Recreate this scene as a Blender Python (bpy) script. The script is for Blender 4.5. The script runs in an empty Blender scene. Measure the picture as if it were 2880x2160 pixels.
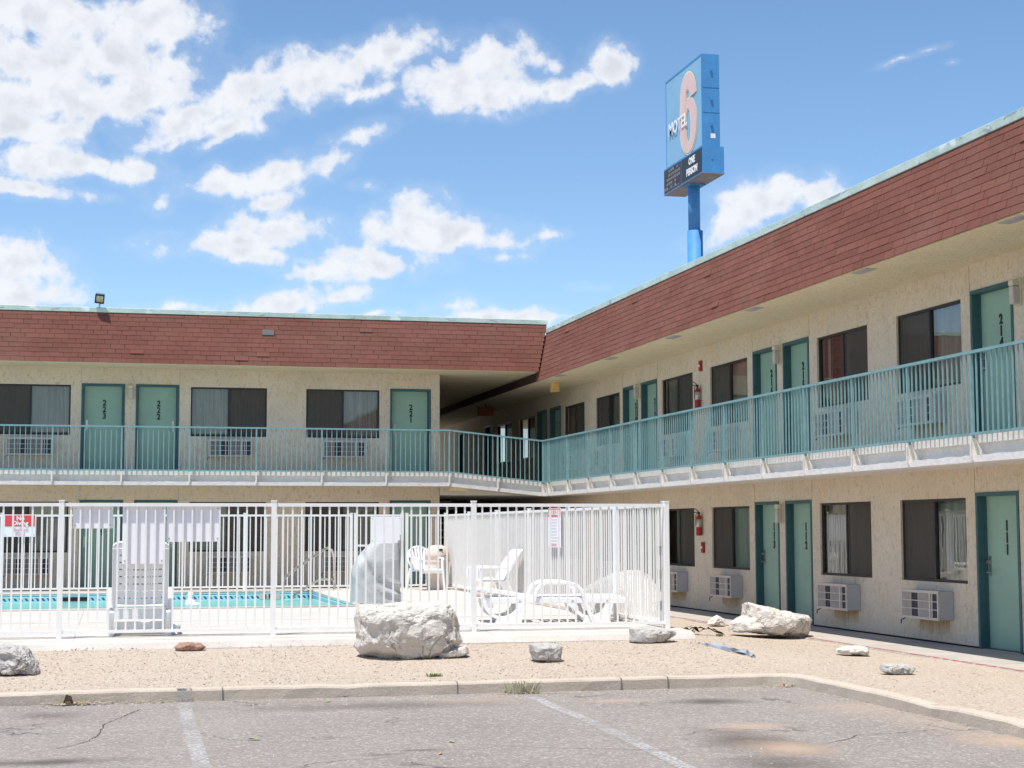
import bpy, bmesh, math, random
from math import sin, cos, pi, radians, atan2, sqrt
from mathutils import Vector, Matrix, noise as mnoise
random.seed(7)
SC = bpy.context.scene
COL = SC.collection
CZ = 1.53
# ---------------------------------------------------------------- camera
F, PITCH, ROLL, YAW = 4628.65, 0.0880106, -0.0023366, 0.23721
_fw = Vector((sin(YAW)*cos(PITCH), cos(YAW)*cos(PITCH), sin(PITCH)))
_rt = Vector((cos(YAW), -sin(YAW), 0)); _up = _rt.cross(_fw)
RT = cos(ROLL)*_rt + sin(ROLL)*_up
UP = -sin(ROLL)*_rt + cos(ROLL)*_up
FW = _fw
def ray(x, y):
    return RT*((x-1440)/F) - UP*((y-1080)/F) + FW
def at(x, y, X=None, Y=None, z=None):
    """surveyed point of the place (metres) seen at photo pixel x,y on a known plane"""
    d = ray(x, y)
    if X is not None: t = X/d.x
    elif Y is not None: t = Y/d.y
    else: t = (z-CZ)/d.z
    return Vector((d.x*t, d.y*t, CZ+d.z*t))
cd = bpy.data.cameras.new('camera'); cam = bpy.data.objects.new('camera', cd); COL.objects.link(cam)
cam.matrix_world = Matrix(((RT.x, UP.x, -FW.x, 0), (RT.y, UP.y, -FW.y, 0), (RT.z, UP.z, -FW.z, CZ), (0, 0, 0, 1)))
cd.sensor_width = 36; cd.lens = 36*F/2880; cd.clip_start = .1; cd.clip_end = 3000
SC.camera = cam
SC.render.resolution_x = 1024; SC.render.resolution_y = 768
SC.view_settings.view_transform = 'Standard'; SC.view_settings.look = 'None'
SC.view_settings.exposure = 0.48; SC.view_settings.gamma = 1
# ---------------------------------------------------------------- materials
class NT:
    def __init__(s, mat):
        s.t = mat.node_tree; s.t.nodes.clear()
    def n(s, typ, **k):
        nd = s.t.nodes.new(typ)
        for a, b in k.items():
            if a.startswith('i_'):
                nm = a[2:]
                nm = int(nm) if nm.isdigit() else nm.replace('_', ' ')
                if isinstance(b, bpy.types.NodeSocket): s.t.links.new(b, nd.inputs[nm])
                else: nd.inputs[nm].default_value = b
            else: setattr(nd, a, b)
        return nd
    def l(s, a, b): s.t.links.new(a, b)
    def math(s, op, a, b=0.0, c=None, clamp=False):
        nd = s.t.nodes.new('ShaderNodeMath'); nd.operation = op; nd.use_clamp = clamp
        for i, v in enumerate((a, b, c)):
            if v is None: continue
            if isinstance(v, bpy.types.NodeSocket): s.l(v, nd.inputs[i])
            else: nd.inputs[i].default_value = v
        return nd.outputs[0]
    def mix(s, f, a, b, mode='MIX'):
        nd = s.t.nodes.new('ShaderNodeMix'); nd.data_type = 'RGBA'; nd.blend_type = mode
        for i, v in ((0, f), (6, a), (7, b)):
            if isinstance(v, bpy.types.NodeSocket): s.l(v, nd.inputs[i])
            else: nd.inputs[i].default_value = v if i == 0 else (tuple(v)+(1,))[:4]
        return nd.outputs[2]
    def noise(s, co, scale, detail=4, rough=.55, dist=0.0):
        return s.n('ShaderNodeTexNoise', i_Vector=co, i_Scale=scale, i_Detail=detail, i_Roughness=rough, i_Distortion=dist).outputs['Fac']
    def ramp(s, f, a, b):
        nd = s.n('ShaderNodeMapRange', i_0=f, i_1=a, i_2=b); nd.clamp = True
        return nd.outputs[0]
def newmat(name):
    m = bpy.data.materials.new(name); m.use_nodes = True
    return m, NT(m)
def finish(t, col, rough=.7, bump=None, bdist=.01, bstr=1.0, spec=.35, metal=0.0, trans=None):
    b = t.n('ShaderNodeBsdfPrincipled')
    if isinstance(col, bpy.types.NodeSocket): t.l(col, b.inputs['Base Color'])
    else: b.inputs['Base Color'].default_value = tuple(col)+(1,)
    if isinstance(rough, bpy.types.NodeSocket): t.l(rough, b.inputs['Roughness'])
    else: b.inputs['Roughness'].default_value = rough
    b.inputs['Specular IOR Level'].default_value = spec; b.inputs['Metallic'].default_value = metal
    if bump is not None:
        bn = t.n('ShaderNodeBump', i_Height=bump, i_Distance=bdist, i_Strength=bstr); t.l(bn.outputs[0], b.inputs['Normal'])
    o = t.n('ShaderNodeOutputMaterial'); t.l(b.outputs[0], o.inputs[0])
def coords(t): return t.n('ShaderNodeTexCoord').outputs['Object']
def geo(t): return t.n('ShaderNodeNewGeometry').outputs['Position']
def mscale(t, co, s):
    return t.n('ShaderNodeMapping', i_Vector=co, i_Scale=s).outputs[0]

def m_simple(name, c, rough=.6, var=.12, nscale=6., bump=0.0, bscale=60., spec=.35, metal=0, dirt=0.0):
    m, t = newmat(name); co = geo(t)
    n1 = t.noise(co, nscale, 5, .6)
    v = t.ramp(n1, .3, .7)
    a = tuple(x*(1-var) for x in c); b = tuple(min(1, x*(1+var)) for x in c)
    col = t.mix(v, a, b)
    if dirt:
        n2 = t.ramp(t.noise(co, nscale*2.7, 6, .7), .56, .7)
        col = t.mix(t.math('MULTIPLY', n2, dirt), col, tuple(x*.45 for x in c))
    bp = t.noise(co, bscale, 3) if bump else None
    finish(t, col, rough, bp, bump or .01, spec=spec, metal=metal)
    return m
def m_stucco(name, c, stain=0):
    m, t = newmat(name); co = geo(t)
    big = t.ramp(t.noise(co, .9, 4, .6), .3, .7)
    col = t.mix(big, tuple(x*.93 for x in c), tuple(x*1.05 for x in c))
    fine = t.ramp(t.noise(co, 26, 5, .65), .3, .7)
    col = t.mix(fine, t.mix(1.0, col, (.90, .90, .89), 'MULTIPLY'), col)
    st = t.noise(mscale(t, co, (7, 7, 3.2)), 2.2, 6, .7, 1.3)
    streak = t.math('MULTIPLY', t.ramp(st, .53, .64), .55)
    col = t.mix(streak, col, (c[0]*.55, c[1]*.46, c[2]*.32))
    gr = t.ramp(t.noise(co, 3.2, 5, .6), .52, .75)
    col = t.mix(t.math('MULTIPLY', gr, .42), col, (c[0]*1.0, c[1]*.86, c[2]*.62))
    if stain: col = t.mix(.55, col, (.52, .36, .15))
    bp = t.math('ADD', t.noise(co, 22, 6, .6), t.math('MULTIPLY', st, .8))
    finish(t, col, .95, bp, .022, .9, spec=.1)
    return m
M = {}
M['stucco'] = m_stucco('stucco_cream', (.77, .665, .53))
M['stucco_stain'] = m_stucco('stucco_stained', (.60, .52, .38), 1)
M['soffit'] = m_stucco('stucco_soffit', (.80, .70, .50))
def mat_shingle():
    m, t = newmat('red_shingle'); co = geo(t)
    at_ = t.n('ShaderNodeAttribute', attribute_name='tab')
    v = at_.outputs['Fac']
    c = t.mix(v, (.20, .083, .060), (.262, .107, .079))
    g = t.ramp(t.noise(co, 120, 3, .7), .3, .7)
    c = t.mix(g, t.mix(1., c, (.70, .70, .74), 'MULTIPLY'), c)
    w = t.ramp(t.noise(co, .8, 5, .6), .45, .75)
    c = t.mix(t.math('MULTIPLY', w, .4), c, (.25, .135, .105))
    finish(t, c, .95, t.noise(co, 150, 3), .004, 1, spec=.08)
    return m
M['shingle'] = mat_shingle()
M['felt'] = m_simple('roof_felt', (.05, .025, .022), .9)
def mat_flash():
    m, t = newmat('mint_flashing'); co = geo(t)
    n = t.noise(mscale(t, co, (1.3, 1.3, 5)), 1.6, 6, .7, .6)
    c = t.mix(t.ramp(t.noise(co, 2.5), .35, .65), (.42, .54, .48), (.56, .66, .60))
    c = t.mix(t.ramp(n, .59, .61), c, (.32, .37, .38))
    c = t.mix(t.ramp(t.noise(co, 1.1, 3), .64, .67), c, (.72, .80, .76))
    finish(t, c, .45, t.noise(co, 14, 3), .006)
    return m
M['flash'] = mat_flash()
M['teal'] = m_simple('teal_rail_paint', (.195, .35, .36), .5, .14, 9, dirt=.15)
M['frame_teal'] = m_simple('dark_teal_frame', (.045, .115, .125), .5, .15, 5, dirt=.2)
M['door'] = m_simple('sea_green_door', (.285, .435, .335), .5, .07, 2.2, .0015, 9, dirt=.08)
M['alu'] = m_simple('dark_bronze_frame', (.03, .026, .026), .45, .2)
M['digit'] = m_simple('black_number', (.012, .018, .016), .4)
M['steel'] = m_simple('brushed_steel', (.5, .48, .44), .3, .1, metal=.9)
M['chrome'] = m_simple('pool_rail_steel', (.62, .6, .56), .25, .15, 8, metal=.85)
M['conc_white'] = m_simple('white_painted_concrete', (.72, .69, .63), .8, .08, 5, .012, 24, dirt=.18)
M['edge_white'] = m_simple('slab_edge_white', (.74, .71, .67), .85, .07, 6, .006, 22, dirt=.16)
M['bracket'] = m_simple('white_bracket', (.78, .74, .66), .6, .1, 14, dirt=.25)
M['fence'] = m_simple('white_fence_paint', (.86, .845, .81), .42, .04, 5)
M['plastic'] = m_simple('white_plastic', (.86, .86, .85), .32, .03, 5)
M['plastic_beige'] = m_simple('beige_plastic', (.66, .55, .46), .5, .06, 4)
M['cover'] = m_simple('grey_cover_fabric', (.45, .46, .455), .7, .08, 4, .006, 40)
M['sign_white'] = m_simple('white_sign_panel', (.88, .86, .88), .5, .02, 3)
M['red'] = m_simple('red_paint', (.36, .022, .025), .4, .1, 6)
M['sign_red'] = m_simple('sign_red', (.78, .07, .08), .5, .06, 8)
M['white'] = m_simple('white_lettering', (.85, .85, .84), .5, .02)
M['pink'] = m_simple('faded_red_lettering', (.72, .33, .38), .6, .1)
M['greytext'] = m_simple('grey_lettering', (.60, .60, .66), .6, .05)
M['black'] = m_simple('black_plastic', (.02, .02, .022), .4, .2)
M['beige'] = m_simple('beige_ac_casing', (.56, .50, .44), .55, .08, 9, dirt=.12)
M['ac_grey'] = m_simple('grey_ac_side', (.44, .43, .43), .6, .06, 5)
M['ac_dark'] = m_simple('ac_coil', (.035, .037, .05), .6, .2, 40)
M['amber'] = m_simple('amber_lens', (.66, .42, .15), .4, .15, 20)
M['lampshell'] = m_simple('pale_lamp_shell', (.62, .57, .42), .5, .08)
M['rust'] = m_simple('faded_red_curb', (.50, .19, .13), .8, .25, 8)
M['dark'] = m_simple('dark_interior', (.02, .02, .02), .9)
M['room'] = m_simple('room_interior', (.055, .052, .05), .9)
M['brownwood'] = m_simple('dark_bark', (.07, .045, .03), .9, .4, 10, .01, 30)
M['tarp'] = m_simple('grey_sheet', (.33, .37, .43), .7, .25, 5, .01, 20)
def mat_curtain():
    m, t = newmat('curtain_fabric'); co = geo(t)
    n = t.ramp(t.noise(mscale(t, co, (9, 9, .6)), 1.5, 4), .3, .7)
    finish(t, t.mix(n, (.36, .32, .25), (.56, .52, .43)), .9, spec=.1)
    return m
M['curtain'] = mat_curtain()
def mat_glass(name, tint, refl, ior=1.5):
    m, t = newmat(name)
    tr = t.n('ShaderNodeBsdfTransparent', i_Color=tuple(tint)+(1,))
    gl = t.n('ShaderNodeBsdfGlossy', i_Color=(1, 1, 1, 1), i_Roughness=.012)
    co = geo(t)
    bn = t.n('ShaderNodeBump', i_Height=t.noise(co, 1.6, 2), i_Distance=.01, i_Strength=.07)
    t.l(bn.outputs[0], gl.inputs['Normal'])
    fr = t.n('ShaderNodeFresnel', i_IOR=ior)
    f = t.math('MULTIPLY', fr.outputs[0], refl, clamp=True)
    mx = t.n('ShaderNodeMixShader', i_0=f); t.l(tr.outputs[0], mx.inputs[1]); t.l(gl.outputs[0], mx.inputs[2])
    o = t.n('ShaderNodeOutputMaterial'); t.l(mx.outputs[0], o.inputs[0])
    return m
M['glass'] = mat_glass('window_glass', (.84, .87, .86), 1.9)
def mat_screen():
    m, t = newmat('insect_screen')
    tr = t.n('ShaderNodeBsdfTransparent', i_Color=(.66, .64, .62, 1))
    df = t.n('ShaderNodeBsdfDiffuse', i_Color=(.125, .112, .10, 1))
    mx = t.n('ShaderNodeMixShader', i_0=.60); t.l(tr.outputs[0], mx.inputs[1]); t.l(df.outputs[0], mx.inputs[2])
    o = t.n('ShaderNodeOutputMaterial'); t.l(mx.outputs[0], o.inputs[0])
    return m
M['screen'] = mat_screen()
def mat_gravel():
    m, t = newmat('tan_gravel'); co = geo(t)
    v = t.n('ShaderNodeTexVoronoi', i_Vector=co, i_Scale=58.)
    v2 = t.n('ShaderNodeTexVoronoi', i_Vector=co, i_Scale=30.)
    r = t.n('ShaderNodeSeparateColor', i_0=v.outputs['Color']).outputs[0]
    c = t.mix(r, (.36, .295, .228), (.56, .475, .385))
    c = t.mix(t.ramp(t.noise(co, 55, 2), .62, .68), c, (.70, .65, .59))
    r2 = t.n('ShaderNodeSeparateColor', i_0=v2.outputs['Color']).outputs[1]
    c = t.mix(t.ramp(r2, .95, .98), c, (.36, .235, .18))
    c = t.mix(t.math('MULTIPLY', t.ramp(t.noise(co, .7, 5, .6), .4, .7), .35), c, (.53, .445, .36))
    h = t.math('ADD', t.math('MULTIPLY', v.outputs['Distance'], -1.), t.math('MULTIPLY', v2.outputs['Distance'], -.8))
    finish(t, c, .95, h, .010, 1.0, spec=.1)
    return m
M['gravel'] = mat_gravel()
def ell(t, co, x, y, rx, ry, ang=0, lo=.15, hi=1.25):
    ry *= 1.7
    mp = t.n('ShaderNodeMapping', vector_type='TEXTURE', i_Vector=co, i_Location=(x, y, 0), i_Rotation=(0, 0, ang), i_Scale=(rx, ry, 1000))
    le = t.n('ShaderNodeVectorMath', operation='LENGTH', i_0=mp.outputs[0]).outputs['Value']
    wob = t.noise(co, 2.2, 6, .7)
    d = t.math('ADD', le, t.math('MULTIPLY', t.math('SUBTRACT', wob, .5), 1.5))
    return t.ramp(d, hi, lo)
def mat_asphalt():
    m, t = newmat('worn_asphalt'); co = geo(t)
    c = t.mix(t.ramp(t.noise(co, .55, 5, .6), .3, .7), (.300, .268, .240), (.36, .322, .288))
    c = t.mix(t.ramp(t.noise(co, 46, 3, .7), .35, .65), t.mix(1., c, (.80, .79, .79), 'MULTIPLY'), c)
    v = t.n('ShaderNodeTexVoronoi', i_Vector=co, i_Scale=52.)
    r = t.n('ShaderNodeSeparateColor', i_0=v.outputs['Color']).outputs[0]
    c = t.mix(t.math('MULTIPLY', t.ramp(r, .86, .93), .6), c, (.52, .50, .47))
    c = t.mix(t.math('MULTIPLY', t.ramp(r, .12, .07), .5), c, (.15, .14, .135))
    for (px, py, rx, ry, ca, k) in STAINS:
        p = at(px, py, z=-.1)
        c = t.mix(t.math('MULTIPLY', ell(t, co, p.x, p.y, rx, ry), k), c, ca)
    # narrow sinuous cracks
    w = t.n('ShaderNodeTexVoronoi', feature='DISTANCE_TO_EDGE', i_Scale=.28,
            i_Vector=t.n('ShaderNodeVectorMath', operation='ADD', i_0=co, i_1=t.n('ShaderNodeVectorMath', operation='SCALE', i_0=t.n('ShaderNodeTexNoise', i_Vector=co, i_Scale=1.3, i_Detail=6.).outputs['Color'], i_Scale=1.5).outputs[0]).outputs[0]).outputs['Distance']
    gate = t.ramp(t.noise(co, .5, 2), .48, .56)
    cr = t.math('MULTIPLY', t.ramp(w, .0045, .0015), gate)
    c = t.mix(t.math('MULTIPLY', cr, .6), c, (.09, .08, .075))
    h = t.math('ADD', t.noise(co, 60, 4, .7), t.math('MULTIPLY', cr, -1.))
    finish(t, c, .92, h, .012, 1., spec=.2)
    return m
DK = (.095, .078, .066); SD = (.47, .35, .26)
STAINS = [(1990, 1973, .42, .16, DK, .85), (2130, 2090, .45, .55, DK, .7), (2200, 2150, .45, .25, DK, .7), (1060, 1985, 1.5, .22, DK, .5),
          (100, 2145, .62, .12, (.085, .07, .062), .8), (130, 2013, .3, .16, DK, .45), (860, 1975, .6, .12, (.25, .2, .15), .5),
          (2220, 2105, .36, .26, SD, .85), (2110, 2043, .35, .15, SD, .7), (1740, 1971, .4, .11, SD, .6), (2830, 2083, .4, .28, SD, .85), (2420, 1990, .5, .3, SD, .4), (2600, 2030, .3, .5, SD, .35),
          (1190, 2110, .22, .05, DK, .6), (1080, 2122, .2, .05, DK, .5), (1160, 2150, .1, .06, DK, .5), (1350, 1970, .6, .15, SD, .35)]
M['asphalt'] = mat_asphalt()
def mat_conc(name, c, grime=.5, blot=.3):
    m, t = newmat(name); co = geo(t)
    a = t.mix(t.ramp(t.noise(co, 1.6, 6, .65), .32, .7), tuple(x*.84 for x in c), tuple(x*1.06 for x in c))
    a = t.mix(t.math('MULTIPLY', t.ramp(t.noise(co, 4.5, 7, .7, .5), .56, .72), blot), a, (c[0]*.6, c[1]*.54, c[2]*.45))
    a = t.mix(t.ramp(t.noise(co, 70, 3), .35, .65), t.mix(1., a, (.85, .84, .83), 'MULTIPLY'), a)
    finish(t, a, .9, t.noise(co, 40, 5, .7), .008, 1, spec=.2)
    return m
M['kerb'] = mat_conc('kerb_concrete', (.60, .515, .425))
M['walk'] = mat_conc('walkway_concrete', (.50, .46, .41))
M['deck'] = mat_conc('pale_pool_deck', (.64, .595, .54), blot=.34)
def mat_paint():
    m, t = newmat('worn_white_paint'); co = geo(t)
    tr = t.n('ShaderNodeBsdfTransparent'); df = t.n('ShaderNodeBsdfDiffuse', i_Color=(.50, .49, .475, 1))
    f = t.math('MULTIPLY', t.ramp(t.noise(co, 30, 5, .75), .36, .60), t.ramp(t.noise(co, 2.2, 3), .2, .55))
    mx = t.n('ShaderNodeMixShader', i_0=t.math('MULTIPLY', f, .95)); t.l(tr.outputs[0], mx.inputs[1]); t.l(df.outputs[0], mx.inputs[2])
    o = t.n('ShaderNodeOutputMaterial'); t.l(mx.outputs[0], o.inputs[0]); return m
M['paint'] = mat_paint()
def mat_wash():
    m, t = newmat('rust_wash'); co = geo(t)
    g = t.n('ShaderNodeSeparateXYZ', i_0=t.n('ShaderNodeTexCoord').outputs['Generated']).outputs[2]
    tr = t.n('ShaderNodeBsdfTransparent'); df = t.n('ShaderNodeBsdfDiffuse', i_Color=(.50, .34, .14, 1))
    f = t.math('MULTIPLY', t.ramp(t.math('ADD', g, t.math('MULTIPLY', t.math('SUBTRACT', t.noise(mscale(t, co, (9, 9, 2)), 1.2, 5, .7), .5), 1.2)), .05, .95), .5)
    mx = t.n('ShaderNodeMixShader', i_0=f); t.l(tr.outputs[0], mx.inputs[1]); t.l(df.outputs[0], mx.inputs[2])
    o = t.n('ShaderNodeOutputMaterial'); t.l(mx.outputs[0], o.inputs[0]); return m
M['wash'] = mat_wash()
def mat_redline():
    m, t = newmat('worn_red_paint'); co = geo(t)
    tr = t.n('ShaderNodeBsdfTransparent'); df = t.n('ShaderNodeBsdfDiffuse', i_Color=(.58, .17, .13, 1))
    f = t.ramp(t.noise(co, 9, 6, .75), .42, .60)
    mx = t.n('ShaderNodeMixShader', i_0=t.math('MULTIPLY', f, .8)); t.l(tr.outputs[0], mx.inputs[1]); t.l(df.outputs[0], mx.inputs[2])
    o = t.n('ShaderNodeOutputMaterial'); t.l(mx.outputs[0], o.inputs[0]); return m
M['redline'] = mat_redline()
def mat_rock(name, c, c2, amt=.5):
    m, t = newmat(name); co = coords(t)
    a = t.mix(t.ramp(t.noise(co, 3.2, 7, .65, .4), .3, .7), tuple(x*.84 for x in c), c)
    a = t.mix(t.math('MULTIPLY', t.ramp(t.noise(co, 5.3, 6, .7, .8), .55, .68), amt), a, c2)
    v = t.n('ShaderNodeTexVoronoi', feature='DISTANCE_TO_EDGE', i_Scale=4.5,
            i_Vector=t.n('ShaderNodeVectorMath', operation='ADD', i_0=co, i_1=t.n('ShaderNodeVectorMath', operation='SCALE', i_0=t.n('ShaderNodeTexNoise', i_Vector=co, i_Scale=4., i_Detail=5.).outputs['Color'], i_Scale=.5).outputs[0]).outputs[0]).outputs['Distance']
    cr = t.math('MULTIPLY', t.ramp(v, .03, .0), t.ramp(t.noise(co, 2.5, 3), .5, .6))
    a = t.mix(t.math('MULTIPLY', cr, .22), a, (.2, .16, .13))
    h = t.math('ADD', t.math('ADD', t.noise(co, 6, 8, .6, .3), t.math('MULTIPLY', t.noise(co, 26, 6, .7), .25)), t.math('MULTIPLY', cr, -.3))
    finish(t, a, .92, h, .065, 1., spec=.15)
    return m
M['rock'] = mat_rock('pale_limestone', (.68, .635, .57), (.58, .50, .46))
M['rock_grey'] = mat_rock('grey_rock', (.56, .535, .50), (.30, .19, .17), .75)
M['rock_tan'] = mat_rock('tan_rock', (.60, .50, .40), (.40, .28, .2), .5)
M['rock_red'] = mat_rock('red_rock', (.44, .26, .19), (.55, .40, .32), .6)
M['rock_white'] = mat_rock('white_rock', (.74, .70, .63), (.62, .52, .45), .35)
def mat_tile():
    m, t = newmat('pool_tile_band'); co = geo(t)
    sx = t.n('ShaderNodeSeparateXYZ', i_0=co)
    u = t.math('MULTIPLY', t.math('ADD', sx.outputs[0], sx.outputs[1]), 1/.105)
    zz = sx.outputs[2]
    fr = t.math('FRACT', u)
    zc = t.math('MULTIPLY', t.math('SUBTRACT', zz, .165), 1/.03)
    sw = t.math('SINE', t.math('ADD', t.math('MULTIPLY', u, 6.2832), t.math('MULTIPLY', zc, 1.2)))
    d = t.math('ABSOLUTE', zc)
    motif = t.math('MULTIPLY', t.ramp(sw, -.1, .35), t.ramp(d, 1.15, .8))
    line = t.ramp(t.math('ABSOLUTE', t.math('SUBTRACT', zz, .232)), .012, .006)
    c = t.mix(t.ramp(t.noise(co, 20), .4, .6), (.42, .72, .70), (.52, .80, .78))
    c = t.mix(t.ramp(d, 1.4, 1.2), c, (.36, .66, .70))
    c = t.mix(motif, c, (.02, .09, .26)); c = t.mix(line, c, (.05, .25, .36))
    finish(t, c, .25, spec=.5); return m
M['tile'] = mat_tile()
M['pool'] = m_simple('pool_plaster', (.30, .70, .70), .8, .1, 1.2)
def mat_water():
    m, t = newmat('pool_water'); co = geo(t)
    tr = t.n('ShaderNodeBsdfTransparent', i_Color=(.62, .93, .93, 1)); gl = t.n('ShaderNodeBsdfGlossy', i_Roughness=.03)
    bn = t.n('ShaderNodeBump', i_Height=t.noise(mscale(t, co, (1, 1, 1)), 3.5, 3), i_Distance=.05, i_Strength=.5)
    t.l(bn.outputs[0], gl.inputs['Normal'])
    df = t.n('ShaderNodeBsdfDiffuse', i_Color=(.30, .70, .64, 1))
    m1 = t.n('ShaderNodeMixShader', i_0=.55); t.l(tr.outputs[0], m1.inputs[1]); t.l(df.outputs[0], m1.inputs[2])
    fr = t.n('ShaderNodeFresnel', i_IOR=1.33)
    t.l(bn.outputs[0], fr.inputs['Normal'])
    mx = t.n('ShaderNodeMixShader', i_0=t.math('MULTIPLY', fr.outputs[0], .38)); t.l(m1.outputs[0], mx.inputs[1]); t.l(gl.outputs[0], mx.inputs[2])
    o = t.n('ShaderNodeOutputMaterial'); t.l(mx.outputs[0], o.inputs[0]); return m
M['water'] = mat_water()
M['sign_blue'] = m_simple('sign_face_blue', (.26, .49, .68), .5, .06, .6)
M['cab_blue'] = m_simple('sign_cabinet_blue', (.075, .28, .56), .5, .10, 1.2, dirt=.12)
M['pole_blue'] = m_simple('pole_blue', (.07, .26, .55), .6, .14, 1.5)
M['six'] = m_simple('faded_pink_numeral', (.80, .56, .52), .5, .05, .8)
M['six_edge'] = m_simple('pale_yellow_outline', (.82, .76, .52), .5, .05, .8)
M['board'] = m_simple('black_reader_board', (.02, .022, .025), .4, .2)
M['board2'] = m_simple('broken_panel', (.055, .05, .06), .6, .5, 4)
M['under'] = m_simple('cabinet_underside', (.22, .21, .21), .7, .2, 2)
M['leaf_y'] = m_simple('dry_leaf', (.50, .36, .16), .8, .35, 12)
M['leaf_g'] = m_simple('green_leaf', (.30, .38, .14), .7, .3, 12)
M['grass'] = m_simple('dusty_grass', (.22, .30, .11), .8, .3, 12)
M['weed'] = m_simple('dry_weed', (.52, .49, .34), .85, .3, 12)
M['brick_dark'] = m_simple('dull_dark_orange', (.22, .06, .03), .7)
M['terracotta'] = m_simple('terracotta', (.55, .24, .14), .8, .15, 12)
# ---------------------------------------------------------------- mesh helpers
class MB:
    def __init__(s, xf=None): s.v = []; s.f = []; s.xf = xf; s.attr = []; s.mi = []
    def add(s, vs, fs, a=None, mi=0):
        o = len(s.v)
        s.v += [tuple(s.xf(*p)) if s.xf else tuple(p) for p in vs]
        s.f += [tuple(i+o for i in f) for f in fs]
        s.attr += [a if a is not None else 0.5]*len(fs); s.mi += [mi]*len(fs)
    def box(s, x0, x1, y0, y1, z0, z1, mi=0):
        s.add([(x0, y0, z0), (x1, y0, z0), (x1, y1, z0), (x0, y1, z0), (x0, y0, z1), (x1, y0, z1), (x1, y1, z1), (x0, y1, z1)],
              [(0, 3, 2, 1), (4, 5, 6, 7), (0, 1, 5, 4), (1, 2, 6, 5), (2, 3, 7, 6), (3, 0, 4, 7)], mi=mi)
    def quad(s, a, b, c, d, at_=None, mi=0): s.add([a, b, c, d], [(0, 1, 2, 3)], at_, mi)
    def prism(s, poly, axis, a, b, mi=0):
        """poly: list of 2D points; extruded along axis ('x','y','z') from a to b"""
        n = len(poly)
        def mk(p, h):
            return {'x': (h, p[0], p[1]), 'y': (p[0], h, p[1]), 'z': (p[0], p[1], h)}[axis]
        s.add([mk(p, a) for p in poly]+[mk(p, b) for p in poly],
              [tuple(range(n)), tuple(range(2*n-1, n-1, -1))]+[(i, (i+1) % n, n+(i+1) % n, n+i) for i in range(n)], mi=mi)
    def tube(s, pts, r, n=8, closed=False, cap=True, flat=None):
        P = [Vector(p) for p in pts]; rs = r if isinstance(r, (list, tuple)) else [r]*len(P)
        vs = []; fs = []; m = len(P)
        prev = None
        for i, p in enumerate(P):
            a = P[(i-1) % m] if (i > 0 or closed) else p
            b = P[(i+1) % m] if (i < m-1 or closed) else p
            d = (b-a).normalized() if (b-a).length > 1e-9 else Vector((0, 0, 1))
            if prev is None:
                h = Vector((0, 0, 1)) if abs(d.z) < .9 else Vector((1, 0, 0))
                x = d.cross(h).normalized()
            else:
                x = (prev - d*prev.dot(d)).normalized()
            prev = x; y = d.cross(x)
            for k in range(n):
                a_ = 2*pi*k/n
                fy = flat if flat else 1
                vs.append(p + x*cos(a_)*rs[i] + y*sin(a_)*rs[i]*fy)
        cnt = m if closed else m-1
        for i in range(cnt):
            j = (i+1) % m
            for k in range(n): fs.append((i*n+k, i*n+(k+1) % n, j*n+(k+1) % n, j*n+k))
        if cap and not closed:
            fs.append(tuple(range(n-1, -1, -1))); fs.append(tuple((m-1)*n+k for k in range(n)))
        s.add([tuple(v) for v in vs], fs)
    def lathe(s, prof, c=(0, 0, 0), n=24, sx=1, sy=1):
        vs = []; fs = []
        for (r, z) in prof:
            for k in range(n): vs.append((c[0]+r*sx*cos(2*pi*k/n), c[1]+r*sy*sin(2*pi*k/n), c[2]+z))
        m = len(prof)
        for i in range(m-1):
            for k in range(n): fs.append((i*n+k, i*n+(k+1) % n, (i+1)*n+(k+1) % n, (i+1)*n+k))
        fs.append(tuple(range(n-1, -1, -1))); fs.append(tuple((m-1)*n+k for k in range(n)))
        s.add(vs, fs)
    def build(s, name, mat, parent=None, smooth=False, bevel=0, label=None, tab=False, bseg=1):
        me = bpy.data.meshes.new(name)
        me.from_pydata(s.v, [], s.f)
        for m_ in (mat if isinstance(mat, (list, tuple)) else [mat]): me.materials.append(m_)
        for p, mi in zip(me.polygons, s.mi): p.material_index = mi
        if tab:
            at_ = me.attributes.new('tab', 'FLOAT', 'FACE')
            for i, a in enumerate(s.attr): at_.data[i].value = a
        bm = bmesh.new(); bm.from_mesh(me)
        if not tab: bmesh.ops.recalc_face_normals(bm, faces=bm.faces)
        bm.to_mesh(me); bm.free()
        if smooth:
            for p in me.polygons: p.use_smooth = True
        o = bpy.data.objects.new(name, me); COL.objects.link(o)
        if bevel:
            bv = o.modifiers.new('bevel', 'BEVEL'); bv.width = bevel; bv.segments = bseg; bv.limit_method = 'ANGLE'; bv.harden_normals = False
        if label: o['label'] = label
        if parent: setpar(o, parent)
        return o
def wm(o):
    m = o.matrix_basis.copy()
    if o.parent: m = wm(o.parent) @ o.matrix_parent_inverse @ m
    return m
def setpar(o, p, local=None):
    o.parent = p
    if p.get('_local'): return
    o.matrix_parent_inverse = wm(p).inverted()
def tag(o, label, cat, group=None):
    o['label'] = label; o['category'] = cat
    if group: o['group'] = group
    return o
def struct(o, kind='structure'): o['kind'] = kind; return o
def thing(name, label, cat, loc=(0, 0, 0), rz=0, group=None, local=False):
    o = bpy.data.objects.new(name, None); COL.objects.link(o); o.location = loc; o.rotation_euler = (0, 0, rz)
    o.empty_display_size = .2
    if local: o['_local'] = 1
    return tag(o, label, cat, group)
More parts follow.
